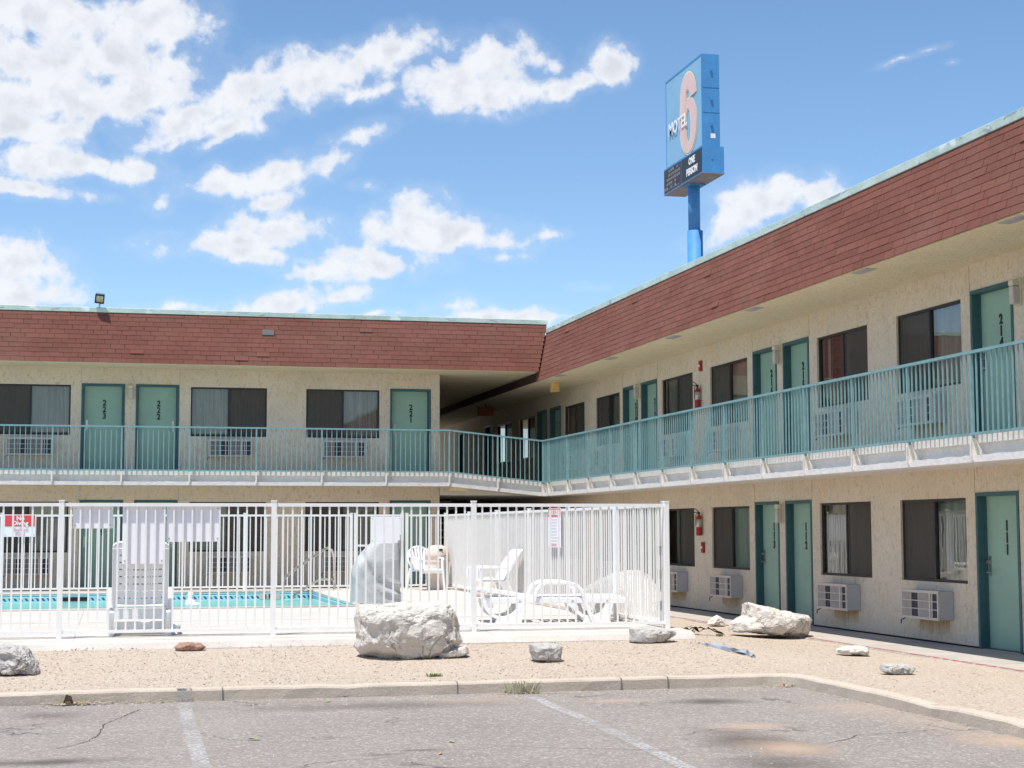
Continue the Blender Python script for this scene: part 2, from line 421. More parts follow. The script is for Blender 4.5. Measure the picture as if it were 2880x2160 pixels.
def dup(root, loc, rz=0, label=None, group=None, sc=None):
    def cp(o, par):
        c = o.copy(); COL.objects.link(c)
        if par: c.parent = par
        for ch in [x for x in bpy.data.objects if x.parent == o and x != c]: cp(ch, c)
        return c
    r = cp(root, None); r.location = loc; r.rotation_euler = (0, 0, rz)
    if sc: r.scale = sc
    if label: r['label'] = label
    if group: r['group'] = group
    return r
def text(name, s, size, mat, M4, parent=None, extrude=.004, align='CENTER', bold=0.0, sx=1, label=None, spacing=1.0):
    cu = bpy.data.curves.new(name, 'FONT'); cu.body = s; cu.size = size; cu.align_x = align; cu.extrude = extrude; cu.offset = bold; cu.space_character = spacing
    cu.resolution_u = 3
    tmp = bpy.data.objects.new('t', cu)
    COL.objects.link(tmp)
    dg = bpy.context.evaluated_depsgraph_get()
    me = bpy.data.meshes.new_from_object(tmp.evaluated_get(dg))
    bpy.data.objects.remove(tmp); bpy.data.curves.remove(cu)
    me.transform(Matrix.Diagonal((sx, 1, 1, 1))); me.transform(M4)
    me.materials.clear(); me.materials.append(mat); me.name = name
    o = bpy.data.objects.new(name, me); COL.objects.link(o)
    if parent: setpar(o, parent)
    if label: o['label'] = label
    return o
def frameM(u, v, n, o):
    """matrix with text x->u, text y->v, text z->n at origin o"""
    return Matrix(((u[0], v[0], n[0], o[0]), (u[1], v[1], n[1], o[1]), (u[2], v[2], n[2], o[2]), (0, 0, 0, 1)))
# ---------------------------------------------------------------- ground levels
def sm(t): t = max(0., min(1., t)); return t*t*(3-2*t)
def gh(x, y):
    h = .17*sm((y-16.3)/3.2)
    if x > 6.8: h *= 1-sm((x-6.8)/2.6)*1.0
    if x > 6.8: h -= .015*sm((x-6.8)/2.0)
    if y > 33 and x < 9: h = max(h, .15)
    return h + .012*mnoise.noise(Vector((x*.9, y*.9, 0)))
def gat(px, py):
    """point of the gravel seen at a photo pixel (bisection along the ray)"""
    d = ray(px, py); a, b = 10., 60.
    for _ in range(60):
        m_ = (a+b)/2
        if CZ+d.z*m_ > gh(d.x*m_, d.y*m_): a = m_
        else: b = m_
    return Vector((d.x*a, d.y*a, CZ+d.z*a))
ms = MB(); ms.box(-400, 400, -300, 500, -1.0, -.16)
struct(ms.build('ground', M['asphalt']))
ms = MB(); ms.box(-30, 6.93, -12, 16.2, -.15, -.10)
struct(ms.build('parking_lot', M['asphalt']))
# gravel sheet (grid) around the deck
DX0, DX1, DY0, DY1 = -16., 7.03, 19.62, 35.15
ms = MB()
def grid(x0, x1, y0, y1, nx, ny):
    vs = [(x0+(x1-x0)*i/nx, y0+(y1-y0)*j/ny) for j in range(ny+1) for i in range(nx+1)]
    ms.add([(x, y, gh(x, y)) for x, y in vs], [(j*(nx+1)+i, j*(nx+1)+i+1, (j+1)*(nx+1)+i+1, (j+1)*(nx+1)+i) for j in range(ny) for i in range(nx)])
grid(-16, 6.95, 16.28, 19.7, 120, 18); grid(6.95, 9.52, 16.28, 37, 14, 100); grid(6.95, 9.52, -12, 16.28, 14, 90); grid(-16, 7.0, 35.1, 36.6, 60, 6)
gv = ms.build('gravel_ground', M['gravel'], smooth=True); struct(gv)
# deck with pool hole
PX0, PX1, PY0, PY1 = -14., 4.0, 27.05, 34.0
DZ = .27
ms = MB()
for (a, b, c, d) in ((DX0, DX1, DY0, PY0), (DX0, DX1, PY1, DY1), (PX1, DX1, PY0, PY1), (DX0, PX0, PY0, PY1)): ms.box(a, b, c, d, .02, DZ)
struct(ms.build('pool_deck', M['deck'], bevel=0))
ms = MB(); ms.prism([(19.615, .268), (19.50, .245), (19.44, .175), (19.44, .05), (19.615, .05)], 'x', DX0, 7.03)
struct(ms.build('deck_edge', M['deck']))
# deck expansion joints as thin grooves
ms = MB()
for x in (-.42, 4.5): ms.box(x-.006, x+.006, DY0+.02, PY0-.3, DZ+.0005, DZ+.003)
ms.box(DX0, DX1, 23.4, 23.412, DZ+.0005, DZ+.003)
struct(ms.build('deck_joint', M['walk']))
# walkways
ms = MB(); ms.box(9.5, 10.78, -12, 58, -.3, 0.0); struct(ms.build('walkway_right', M['walk'], bevel=.012))
ms = MB(); ms.box(-30, 9.49, 36.45, 38.1, -.2, .22); ms.box(7.43, 9.49, 38.1, 50, -.2, .22); struct(ms.build('walkway_left', M['walk'], bevel=.012))
ms = MB(); ms.box(-16, 7.0, 36.43, 36.448, .1, .215); struct(ms.build('red_walkway_kerb', M['rust']))
ms = MB(); ms.box(9.505, 9.56, 8, 36, .001, .004); struct(ms.build('red_edge_line', M['redline']))
ms = MB()
for y in range(8, 36, 3): ms.box(9.57, 10.7, y-.006, y+.006, .0005, .002)
struct(ms.build('walkway_joint', M['ac_grey']))
# ---------------------------------------------------------------- kerb
def kerb():
    ms = MB(); prof = [(0, -.16), (0, -.005), (.012, .012), (.035, .02), (.13, .02), (.15, .012), (.15, -.16)]
    def pt(s_, o, z):  # path: along y=16.2 from x=-16 to 6.91 then down along x
        return None
    R = .25; path = []
    x = -16.
    while x < 6.9-R: path.append((x, 16.2, 0, 1)); x += .25
    for k in range(9):
        a = pi/2*k/8; path.append((6.9-R+R*sin(a), 16.2-R+R*cos(a), sin(a), cos(a)))
    y = 16.2-R-.25
    while y > -12: path.append((6.9, y, 1, 0)); y -= .25
    vs = []; fs = []; n = len(prof)
    for i, (x, y, nx, ny) in enumerate(path):
        for (o, z) in prof:
            j = .012*mnoise.noise(Vector((x*3, y*3, z*8)))+.006*mnoise.noise(Vector((x*14, y*14, z*20)))
            chip = 0
            for (cx, cy, cr) in ((2.28, 16.2, .22), (6.9, 13.2, .5), (6.9, 11.6, .4), (2.9, 16.2, .12), (-.85, 16.2, .2)):
                d = sqrt((x-cx)**2+(y-cy)**2)
                if d < cr: chip = max(chip, (1-d/cr))
            if z > -.1: j -= 0
            vs.append((x+nx*(o+j+chip*.02), y+ny*(o+j+chip*.02), z+j*.5-(chip*.018 if z > -.02 else 0)))
    for i in range(len(path)-1):
        for k in range(n-1): fs.append((i*n+k, (i+1)*n+k, (i+1)*n+k+1, i*n+k+1))
    ms.add(vs, fs); o = ms.build('kerb', M['kerb'], smooth=False); struct(o)
    # casting joints
    j = MB()
    for x in (-1.3, 1.05, 3.35, 5.05, 5.55): j.box(x-.003, x+.003, 16.188, 16.34, -.10, .0225)
    struct(j.build('kerb_joint', M['under']))
kerb()
def strip(name, pts, w, z, mat):
    ms = MB(); vs = []
    for i, p in enumerate(pts):
        q = pts[min(i+1, len(pts)-1)]; r = pts[max(i-1, 0)]
        d = (q-r).normalized(); nrm = Vector((-d.y, d.x, 0))
        vs += [(p.x-nrm.x*w/2, p.y-nrm.y*w/2, z), (p.x+nrm.x*w/2, p.y+nrm.y*w/2, z)]
    ms.add(vs, [(2*i, 2*i+1, 2*i+3, 2*i+2) for i in range(len(pts)-1)])
    return struct(ms.build(name, mat))
strip('parking_line', [at(x, y, z=-.1) for x, y in ((517, 1978), (530, 2030), (545, 2080), (560, 2130), (575, 2180), (640, 2500))], .12, -.096, M['paint'])
strip('parking_line', [at(x, y, z=-.1) for x, y in ((1500, 1962), (1560, 1990), (1640, 2022), (1740, 2068), (1840, 2115), (1950, 2170), (2300, 2350))], .12, -.096, M['paint'])
M['crack'] = m_simple('crack_dark', (.075, .068, .06), .95)
def crack(pts, w):
    rr = random.Random(len(pts)*3+int(pts[0][0])); P_ = [at(x, y, z=-.1) for x, y in pts]; ms = MB(); vs = []
    for a, b in zip(P_[:-1], P_[1:]):
        n = max(2, int((b-a).length/.035))
        for i in range(n):
            p = a.lerp(b, i/n); ww = w*rr.uniform(.15, 1.3); j = rr.uniform(-.012, .012)
            d = (b-a).normalized(); nn = Vector((-d.y, d.x, 0))
            vs += [tuple(p+nn*(j-ww)+Vector((0, 0, .0035))), tuple(p+nn*(j+ww)+Vector((0, 0, .0035)))]
    ms.add(vs, [(2*i, 2*i+1, 2*i+3, 2*i+2) for i in range(len(vs)//2-1)]); struct(ms.build('asphalt_crack', M['crack']))
crack([(395, 1996), (330, 2022), (290, 2040), (282, 2062), (250, 2085), (190, 2100), (150, 2108)], .006)
crack([(1330, 2093), (1530, 2104), (1640, 2106), (1760, 2108), (1900, 2112)], .004)
crack([(2330, 2090), (2390, 2078), (2410, 2068), (2500, 2064), (2640, 2052)], .005)
crack([(300, 1966), (350, 1968), (420, 1964)], .012)
ms = MB(); ms.box(.62, .76, 16.17, 16.183, -.10, .0); ms.box(.62, .76, 16.20, 16.30, .0215, .0235); struct(ms.build('kerb_paint_mark', M['paint']))

# ---------------------------------------------------------------- motel wings
WX, WY = 10.78, 38.0
def mapL(u, d, z): return (u, WY+d, z)           # outward normal -Y, d>0 inward
def mapR(u, d, z): return (WX+d, -u, z)          # outward normal -X, u = -Y
def wall_mesh(xf, u0, u1, z0, z1, holes, parent, depth=.14):
    ms = MB(xf)
    us = sorted(set([u0, u1]+[h[i] for h in holes for i in (0, 1)])); zs = sorted(set([z0, z1]+[h[i] for h in holes for i in (2, 3)]))
    us = [u for u in us if u0 <= u <= u1]; zs = [z for z in zs if z0 <= z <= z1]
    for i in range(len(us)-1):
        for j in range(len(zs)-1):
            cu, cz = (us[i]+us[i+1])/2, (zs[j]+zs[j+1])/2
            if any(h[0] < cu < h[1] and h[2] < cz < h[3] for h in holes): continue
            ms.quad((us[i], 0, zs[j]), (us[i+1], 0, zs[j]), (us[i+1], 0, zs[j+1]), (us[i], 0, zs[j+1]))
    for (a, b, c, d) in holes:
        ms.quad((a, 0, c), (a, depth, c), (a, depth, d), (a, 0, d)); ms.quad((b, 0, c), (b, depth, c), (b, depth, d), (b, 0, d))
        ms.quad((a, 0, d), (b, 0, d), (b, depth, d), (a, depth, d)); ms.quad((a, 0, c), (b, 0, c), (b, depth, c), (a, depth, c))
    # back wall plane, behind the openings
    ms.quad((u0, .30, z0), (u1, .30, z0), (u1, .30, z1), (u0, .30, z1))
    return ms.build('wall', M['stucco'], parent)
def make_door(xf, parent, u0, u1, z0, z1, num=None, hside=0, detail=True, tdir=None, label=None):
    fw = .05; dep = .115
    ms = MB(xf); ms.box(u0+fw, u1-fw, dep, dep+.04, z0+.015, z1-fw)
    leaf = ms.build('door', M['door'], parent)
    if label: leaf['label'] = label
    ms = MB(xf)
    ms.box(u0-.0, u0+fw, -.012, dep+.02, z0, z1); ms.box(u1-fw, u1, -.012, dep+.02, z0, z1); ms.box(u0+fw, u1-fw, -.012, dep+.02, z1-fw, z1)
    ms.box(u0+fw, u0+fw+.015, dep-.03, dep, z0, z1-fw); ms.box(u1-fw-.015, u1-fw, dep-.03, dep, z0, z1-fw)
    ms.box(u0+fw, u1-fw, dep-.06, dep+.03, z0, z0+.014)
    ms.build('door_frame', M['frame_teal'], leaf)
    if detail:
        hu = u0+fw+.075 if hside == 0 else u1-fw-.075
        s_ = 1 if hside == 0 else -1
        ms = MB(xf); ms.box(hu-.025, hu+.025, dep-.012, dep, z0+.93, z0+1.17)
        ms.tube([(hu, dep-.012, z0+.97), (hu, dep-.06, z0+.97), (hu+s_*.11, dep-.06, z0+.965)], .011, 8)
        ms.tube([(hu, dep-.01, z0+1.10), (hu, dep-.05, z0+1.10)], .022, 10)
        ms.build('door_handle', M['steel'], leaf)
    if num:
        uc = (u0+u1)/2+.03
        for i, ch in enumerate(num):
            zb = z1-.36-.125-i*.150
            o = Vector(xf(uc, dep-.006, zb)); ux = Vector(xf(1, 0, 0))-Vector(xf(0, 0, 0)); nx = Vector(xf(0, -1, 0))-Vector(xf(0, 0, 0))
            text('door_number', ch, .18, M['digit'], frameM(ux, (0, 0, 1), nx, o), leaf, .004, bold=.0055, sx=.9)
    return leaf
def make_window(xf, parent, u0, u1, z0, z1, clear='R', curtain=1.0, gap=None):
    f = .035; ms = MB(xf); um = (u0+u1)/2
    for (a, b, c, d) in ((u0, u1, z0, z0+f), (u0, u1, z1-f, z1), (u0, u0+f, z0+f, z1-f), (u1-f, u1, z0+f, z1-f), (um-.022, um+.022, z0+f, z1-f)):
        ms.box(a, b, .03, .085, c, d)
    w = ms.build('window', M['alu'], parent)
    ms = MB(xf); ms.quad((u0+f, .06, z0+f), (u1-f, .06, z0+f), (u1-f, .06, z1-f), (u0+f, .06, z1-f)); ms.build('glass_pane', M['glass'], w)
    a, b = (u0+f, um-.02) if clear == 'R' else (um+.02, u1-f)
    ms = MB(xf); ms.quad((a, .045, z0+f), (b, .045, z0+f), (b, .045, z1-f), (a, .045, z1-f)); ms.build('insect_screen', M['screen'], w)
    ms = MB(xf); n = 150; vs = []; fs = []
    ph = random.random()*6
    g0, g1 = gap if gap else (2, 3)
    for i in range(n+1):
        t = i/n; u = u0+.02+(u1-u0-.04)*t
        d = .17+.022*sin(t*95+ph)+.012*sin(t*41+ph*2)
        vs += [(u, d, z0+.01), (u, d*.9+.018, z1-.02)]
    for i in range(n):
        if g0 <= i/n <= g1: continue
        fs.append((2*i, 2*i+2, 2*i+3, 2*i+1))
    ms.add(vs, fs); ms.build('curtain', M['curtain'], w, smooth=True)
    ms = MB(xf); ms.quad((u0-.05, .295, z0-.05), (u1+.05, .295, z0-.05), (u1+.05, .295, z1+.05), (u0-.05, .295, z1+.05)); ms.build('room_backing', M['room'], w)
    return w
# --- shingled mansard band, each tab a wedge
def mansard(xf, parent, u0, u1, d0, d1, z0, z1, rows=11, endcut=None):
    ms = MB(xf); L = sqrt((d1-d0)**2+(z1-z0)**2); nd, nz = -(z1-z0)/L, (d1-d0)/L
    def pt(u, s_, off): return (u, d0+(d1-d0)*s_+nd*off, z0+(z1-z0)*s_+nz*off)
    rnd = random.Random(3)
    for r in range(rows):
        s0, s1 = r/rows, (r+1)/rows+.012
        off = (r % 2)*.152+rnd.uniform(-.015, .015)+.03*r
        u = u0-.4+off
        bl = rnd.random()
        k = 0
        while u < u1:
            w = .305
            if k % 3 == 0: bl = rnd.random()
            a, b = max(u, u0), min(u+w-.0065-(.006 if rnd.random() < .2 else 0), u1)
            if endcut: 
                sm_ = (s0+s1)/2; b = min(b, endcut(sm_))
            if b-a > .02:
                th = .008+rnd.random()*.003+(.012 if rnd.random() < .006 else 0); v = min(1, max(0, bl*.7+rnd.random()*.4-.05))
                q0, q1 = s0, min(s1, 1.)
                dz = rnd.uniform(-.003, .003)
                vs = [pt(a, q0+dz, th), pt(b, q0+dz, th), pt(b, q1, .004), pt(a, q1, .004), pt(a, q0+dz, 0), pt(b, q0+dz, 0), pt(b, q1, 0), pt(a, q1, 0)]
                ms.add(vs, [(0, 1, 2, 3), (0, 4, 5, 1), (1, 5, 6, 2), (0, 3, 7, 4)], v)
            u += w; k += 1
    roof = ms.build('roof', M['shingle'], parent, tab=True, label='band of red shingles')
    fe = MB(xf); e = u1 if not endcut else None
    if endcut: fe.quad(pt(u0, 0, 0), pt(endcut(0), 0, 0), pt(endcut(1), 1, 0), pt(u0, 1, 0))
    else: fe.quad(pt(u0, 0, 0), pt(u1, 0, 0), pt(u1, 1, 0), pt(u0, 1, 0))
    fe.build('roof_underlay', M['felt'], roof)
    return roof
def railing(parent, path, zf, name='railing', rh=.965, first=True):
    """path: list of plan points; zf(i) floor height at point i; posts at every path point"""
    ms = MB()
    pts = [Vector((p[0], p[1], zf(i))) for i, p in enumerate(path)]
    def bar(a, b, h, w, t):
        d = (b-a); dn = Vector((d.x, d.y, 0)).normalized(); nr = Vector((-dn.y, dn.x, 0))*w/2
        vs = []
        for p in (a, b):
            for (sg, hh) in ((-1, h-t/2), (1, h-t/2), (1, h+t/2), (-1, h+t/2)):
                vs.append(tuple(p+nr*sg+Vector((0, 0, hh))))
        ms.add(vs, [(0, 1, 2, 3), (7, 6, 5, 4), (0, 4, 5, 1), (1, 5, 6, 2), (2, 6, 7, 3), (3, 7, 4, 0)])
    for a, b in zip(pts[:-1], pts[1:]):
        bar(a, b, rh-.02, .045, .035); bar(a, b, .0, .035, .03)
        d = b-a; n = max(2, round(d.xy.length/.1095)); up = Vector((0, 0, 1))
        for k in range(1, n):
            p = a+d*(k/n); s_ = .0085
            ms.box(p.x-s_, p.x+s_, p.y-s_, p.y+s_, p.z+.012, p.z+rh-.035)
    r = ms.build(name, M['teal'], parent)
    return r, pts
SX0 = -32.   # left end of the long wing, out of frame
LF1, LF2, RF1, RF2 = .22, 2.83, 0.0, 2.61
DH = 1.985; WT, WB = 1.925, .81
# ---- left wing
LW = thing('motel_building', 'two-storey cream stucco motel wing facing the camera behind the pool, with doors 223 to 221', 'building', (0, WY, 0))
dx = [(-.74, .21, '223', 0), (.45, 1.41, '222', 1), (6.25, 7.22, '221', 0)]
wx = [(-2.69, -.97, 'R', None), (1.67, 3.39, 'L', None), (4.29, 6.0, 'R', None)]
ds = list(dx); ws = list(wx)
holes = []
P = 7.0
for k in (1, 2, 3):   # the wing runs on to the left, out of the frame
    ws += [(-2.69-2.62-(k-1)*P, -.97-2.62-(k-1)*P, 'L', None)]
    ds += [(-.74-P*k+.1, .21-P*k+.1, None, 0)]
for fz in (LF1, LF2):
    for (a, b, n, h) in ds: holes.append((a, b, fz, fz+DH))
    for (a, b, c, g) in ws: holes.append((a, b, fz+WB+.01, fz+WT+.02))
    for hh in (): pass
wallL = wall_mesh(mapL, SX0, 7.43, .1, 5.17, holes, LW)
ms = MB(); ms.box(SX0, 7.428, 38.31, 53, .1, 6.2); ms.quad((7.43, 38, .1), (7.43, 53.2, .1), (7.43, 53.2, 5.17), (7.43, 38, 5.17)); ms.quad((7.43, 38, .1), (7.43, 38.31, .1), (7.43, 38.31, 5.17), (7.43, 38, 5.17))
ms.build('end_wall', M['stucco'], LW)
nl = {LF1: ['119', '120', '121'], LF2: ['223', '222', '221']}
nl[LF1] = ['123', '122', '121']
for fz in (LF1, LF2):
    for i, (a, b, n, h) in enumerate(ds):
        num = (n if fz == LF2 else None)
        if fz == LF1 and i == 0: num = '119'
        make_door(mapL, LW, a, b, fz, fz+DH, num, h, detail=i < 3)
    for i, (a, b, c, g) in enumerate(ws): make_window(mapL, LW, a, b, fz+WB+.01, fz+WT+.02, c)
    ms = MB(mapL)
    for u in (-.75, 1.42): ms.box(u-.006, u+.006, -.004, .0, fz+DH, (5.16 if fz == LF2 else 2.50))
    ms.build('control_joint', M['ac_grey'], LW)
# soffit / roof left
ms = MB(); ms.box(SX0, 9.47, 36.75, 38.31, 5.168, 5.24); ms.box(7.0, 9.62, 38.31, 58, 5.168, 5.24); ms.box(9.47, 9.62, 37.0, 38.31, 5.168, 5.24); ms.build('soffit', M['soffit'], LW)
cut = lambda s: 9.5+.28*s
roofL = mansard(lambda u, d, z: (u, 36.7+d, z), LW, SX0, 9.9, 0, .28, 5.165, 6.31, 11, endcut=cut)
ms = MB(); ms.box(SX0, 9.79, 36.955, 37.02, 6.295, 6.40); ms.box(SX0, 9.79, 37.02, 37.3, 6.30, 6.385); ms.build('flashing', M['flash'], roofL, bevel=.006)
ms = MB(); ms.box(SX0, 9.6, 37.0, 46, 5.4, 6.28); ms.build('roof_deck', M['felt'], roofL)
p = at(754, 935, Y=36.88); ms = MB(); ms.box(p.x-.13, p.x+.13, p.y-.03, p.y+.02, p.z-.06, p.z+.06); ms.build('bare_patch', M['under'], roofL)
# balcony slab left incl. ramp to right wing
RY = 36.7; RX = 9.6
postL = [-14.7+1.45*i for i in range(0, 16)]
postL = [x for x in postL if x < 7.2]
off = 7.4-postL[-1]-1.45
postL = [x+off for x in postL]+[7.4]
lpath = [(x, RY) for x in postL]+[(8.53, RY), (RX, RY)]
zramp = {8.53: 2.83-.115, RX: 2.61}
def zL(i): return zramp.get(lpath[i][0], LF2)
railL, ptsL = railing(LW, lpath, zL)
def rail_posts(rail, pts, skip=(), outn=Vector((0, -1, 0)), wall=.16):
    for i, p in enumerate(pts):
        if i in skip: continue
        ms = MB(); s_ = .017; ms.box(p.x-s_, p.x+s_, p.y-s_, p.y+s_, p.z-.05, p.z+.95)
        ms.build('post', M['teal'], rail)
        ms = MB(); inn = -outn; t = Vector((-outn.y, outn.x, 0))*.007
        pr = [(-.02, -.03), (.025, -.03), (.07, -.13), (.12, -.215), (.175, -.245), (.175, -.3), (-.03, -.3), (-.025, -.2)]
        vs = [tuple(p+inn*a+Vector((0, 0, b))+t*sg) for sg in (-1, 1) for a, b in pr]; n = len(pr)
        ms.add(vs, [tuple(range(n)), tuple(range(2*n-1, n-1, -1))]+[(k, (k+1) % n, n+(k+1) % n, n+k) for k in range(n)])
        fl = [tuple(p+inn*a+t*(sg*2.6)+Vector((0, 0, b))) for a, b in ((-.034, -.27), (-.034, -.03), (-.028, -.03), (-.028, -.27)) for sg in (-1, 1)]
        ms.add([fl[0], fl[1], fl[3], fl[2]], [(0, 1, 2, 3)])
        ms.build('bracket', M['bracket'], rail)
rail_posts(railL, ptsL[:-1])
def slab_seg(parent, a, b, za, zb, outn, back, name='walkway_slab'):
    """profile extruded a->b : slab lip, recessed channel web, bottom lip"""
    inn = -outn
    prof = [(.10, .0), (.10, -.10), (.165, -.103), (.165, -.30), (.03, -.30), (.025, -.25), (.0, -.245), (.0, -.325), (.30, -.325), (.30, -.30), (back, -.30), (back, .0)]
    ms = MB(); n = len(prof); N = max(2, int((b-a).length/.05)); vs = []
    for i in range(N+1):
        t = i/N; p = a.lerp(b, t); z = za+(zb-za)*t
        for k, (o, h) in enumerate(prof):
            j = 0
            if k in (2, 3): j = .004*mnoise.noise(Vector((p.x*5, p.y*5, h*9)))
            jz = (.012*mnoise.noise(Vector((p.x*9, p.y*9, 2)))+.006*mnoise.noise(Vector((p.x*28, p.y*28, 4)))-.008*max(0, mnoise.noise(Vector((p.x*2.3, p.y*2.3, 9))))) if k in (5, 6) else 0
            q = p+inn*(o+j); vs.append((q.x, q.y, z+h+jz))
    fs = [(i*n+k, (i+1)*n+k, (i+1)*n+(k+1) % n, i*n+(k+1) % n) for i in range(N) for k in range(n)]+[tuple(range(n)), tuple(N*n+k for k in range(n))]
    ms.add(vs, fs); return ms.build(name, M['edge_white'], parent)
Yn = Vector((0, -1, 0)); Xn = Vector((-1, 0, 0))
slab_seg(LW, Vector((SX0, RY, 0)), Vector((7.4, RY, 0)), LF2, LF2, Yn, 1.31)
slab_seg(LW, Vector((7.4, RY, 0)), Vector((RX+.02, RY, 0)), LF2, 2.61, Yn, 1.5, 'ramp_slab')
ms = MB(); ms.box(7.45, 7.9, 36.9, 37.6, 2.40, 2.503); ms.build('slab_support', M['soffit'], LW)
# ---- right wing
RW = thing('motel_building', 'long cream stucco motel wing receding on the right, with doors 214 to 218', 'building', (WX, 25, 0))
P = 7.555
dR = []; wR = []
for k in range(-3, 4):
    o = P*k*2
    base = 19.2+o
    dR += [(18.17+o, 19.22+o), (24.35+o, 25.40+o), (25.67+o, 26.72+o), (31.94+o, 32.99+o)] if False else []
ylist_d = [(18.18, 19.22), (24.35, 25.40), (25.67, 26.73), (31.93, 32.98), (33.22, 34.26), (39.42, 40.46), (40.76, 41.78), (47.05, 48.05), (51.0, 52.0),
           (16.85, 17.9), (10.6, 11.65), (9.3, 10.3), (3.1, 4.1)]
ylist_w = [(19.48, 21.32, 'R', None), (22.25, 24.05, 'L', None), (27.0, 28.86, 'R', None), (29.81, 31.66, 'L', (.25, .47)), (34.52, 36.36, 'R', None), (37.3, 39.12, 'L', None),
           (42.0, 43.78, 'L', None), (44.62, 46.49, 'L', None), (14.7, 16.55, 'R', None), (11.9, 13.75, 'L', None), (7.2, 9.0, 'R', None), (4.4, 6.2, 'L', None)]
holes = []
for fz in (RF1, RF2):
    for (a, b) in ylist_d: holes.append((-b, -a, fz, fz+DH))
    for (a, b, c, g) in ylist_w: holes.append((-b, -a, fz+WB, fz+WT))
wallR = wall_mesh(mapR, -58, 8, 0, 4.96, holes, RW)
ms = MB(); ms.box(WX+.31, WX+9, -8, 58, 0, 5.9); ms.build('end_wall', M['stucco'], RW)
numR = {RF2: ['214', '215', '216', '217', '218', '219', '220'], RF1: ['111', '112', '113', '114', '115']}
for fz in (RF1, RF2):
    for i, (a, b) in enumerate(ylist_d):
        nn = numR[fz][i] if i < len(numR[fz]) else None
        make_door(mapR, RW, -b, -a, fz, fz+DH, nn, {0: 0, 1: 1, 2: 0, 3: 1, 4: 0}.get(i, 0), detail=i < 6)
    for i, (a, b, c, g) in enumerate(ylist_w):
        gp = g
        if fz == RF2 and i == 1: gp = (.1, .36)
        if fz == RF1 and i == 3: gp = (.0, .2)
        make_window(mapR, RW, -b, -a, fz+WB, fz+WT, c, gap=gp)
    ms = MB(mapR)
    for y in (19.24, 24.33, 26.75, 31.9, 34.28): ms.box(-y-.005, -y+.005, -.004, .0, fz+DH, (4.94 if fz == RF2 else 2.29))
    ms.build('control_joint', M['stucco_stain'], RW)
ms = MB(mapR)
prev = -8.0
for (a, b) in sorted(ylist_d):
    ms.box(-a, -prev, -.008, .0, .0, .022); prev = b
ms.build('base_strip', M['dark'], RW)
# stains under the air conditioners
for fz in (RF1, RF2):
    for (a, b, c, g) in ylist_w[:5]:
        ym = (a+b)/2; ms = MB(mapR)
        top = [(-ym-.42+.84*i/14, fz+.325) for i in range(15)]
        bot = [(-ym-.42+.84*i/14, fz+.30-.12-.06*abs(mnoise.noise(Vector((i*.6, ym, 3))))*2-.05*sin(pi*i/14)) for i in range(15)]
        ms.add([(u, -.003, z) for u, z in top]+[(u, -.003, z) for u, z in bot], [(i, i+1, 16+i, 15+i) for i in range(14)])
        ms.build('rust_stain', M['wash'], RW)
ms = MB(); ms.box(9.545, WX+.31, -8, 58, 4.948, 5.02); ms.build('soffit', M['soffit'], RW)
roofR = mansard(lambda u, d, z: (9.5+d, -u, z), RW, -36.98, 8, 0, .28, 4.945, 6.10, 11)
ms = MB(); ms.box(9.755, 9.82, -8, 37.0, 6.085, 6.195); ms.box(9.82, 10.1, -8, 37.0, 6.09, 6.18); ms.build('flashing', M['flash'], roofR, bevel=.006)
ms = MB(); ms.box(9.8, 20, -8, 58, 5.2, 6.07); ms.build('roof_deck', M['felt'], roofR)
ms = MB(); ms.quad((9.5, 36.9, 4.945), (9.5, 58, 4.945), (9.56, 58, 5.17), (9.56, 36.9, 5.17)); ms.build('fascia_beam', M['felt'], RW)
for (a, b, yy) in ((1563, 1591, 1056), (1703, 1736, 1008), (1876, 1916, 948), (2097, 2146, 869), (2400, 2462, 762), (2812, 2900, 618)):
    p = at((a+b)/2, yy, z=4.945)
    ms = MB(); x0 = max(9.56, p.x-.09)
    ms.box(x0, x0+.16, p.y-.22, p.y+.22, 4.938, 4.947)
    for k in range(6): ms.box(x0+.02+.022*k, x0+.028+.022*k, p.y-.2, p.y+.2, 4.930, 4.939)
    ms.build('soffit_vent', M['ac_grey'], RW)
prR = [36.18, 34.6, 32.98, 31.38, 29.79, 28.22, 26.66, 25.07, 23.46, 21.88, 20.3, 18.71, 17.14]
while prR[-1] > -8: prR.append(prR[-1]-1.585)
rpath = [(RX, RY)]+[(RX, y) for y in prR]
railR, ptsR = railing(RW, rpath, lambda i: RF2)
rail_posts(railR, ptsR, outn=Xn)
slab_seg(RW, Vector((RX, RY+.15, 0)), Vector((RX, -8, 0)), RF2, RF2, Xn, 1.19)
ms = MB(); ms.box(7.44, WX, 38.01, 58, 2.33, 2.60); ms.box(RX+.1, WX, 36.7, 38.01, 2.33, 2.606); ms.build('breezeway_floor', M['conc_white'], RW)
# breezeway ground level: dark wall added to block light and dim the passage, and stair
ms = MB(); ms.box(7.44, 10.77, 47.0, 47.2, .2, 2.33); ms.build('added_dark_wall', M['room'], RW)
st = thing('staircase', 'dark metal staircase in the shaded ground-floor passage between the two wings', 'staircase', (8.2, 40, .22))
ms = MB()
for sx in (7.75, 8.65): ms.prism([(39.5, .22), (39.8, .22), (43.2, 2.4), (42.9, 2.4)], 'x', sx-.02, sx+.02)
ms.build('stringer', M['frame_teal'], st)
for k in range(11):
    ms = MB(); ms.box(7.77, 8.63, 39.62+k*.285, 39.88+k*.285, .38+k*.185, .42+k*.185); ms.build('tread', M['ac_grey'], st)
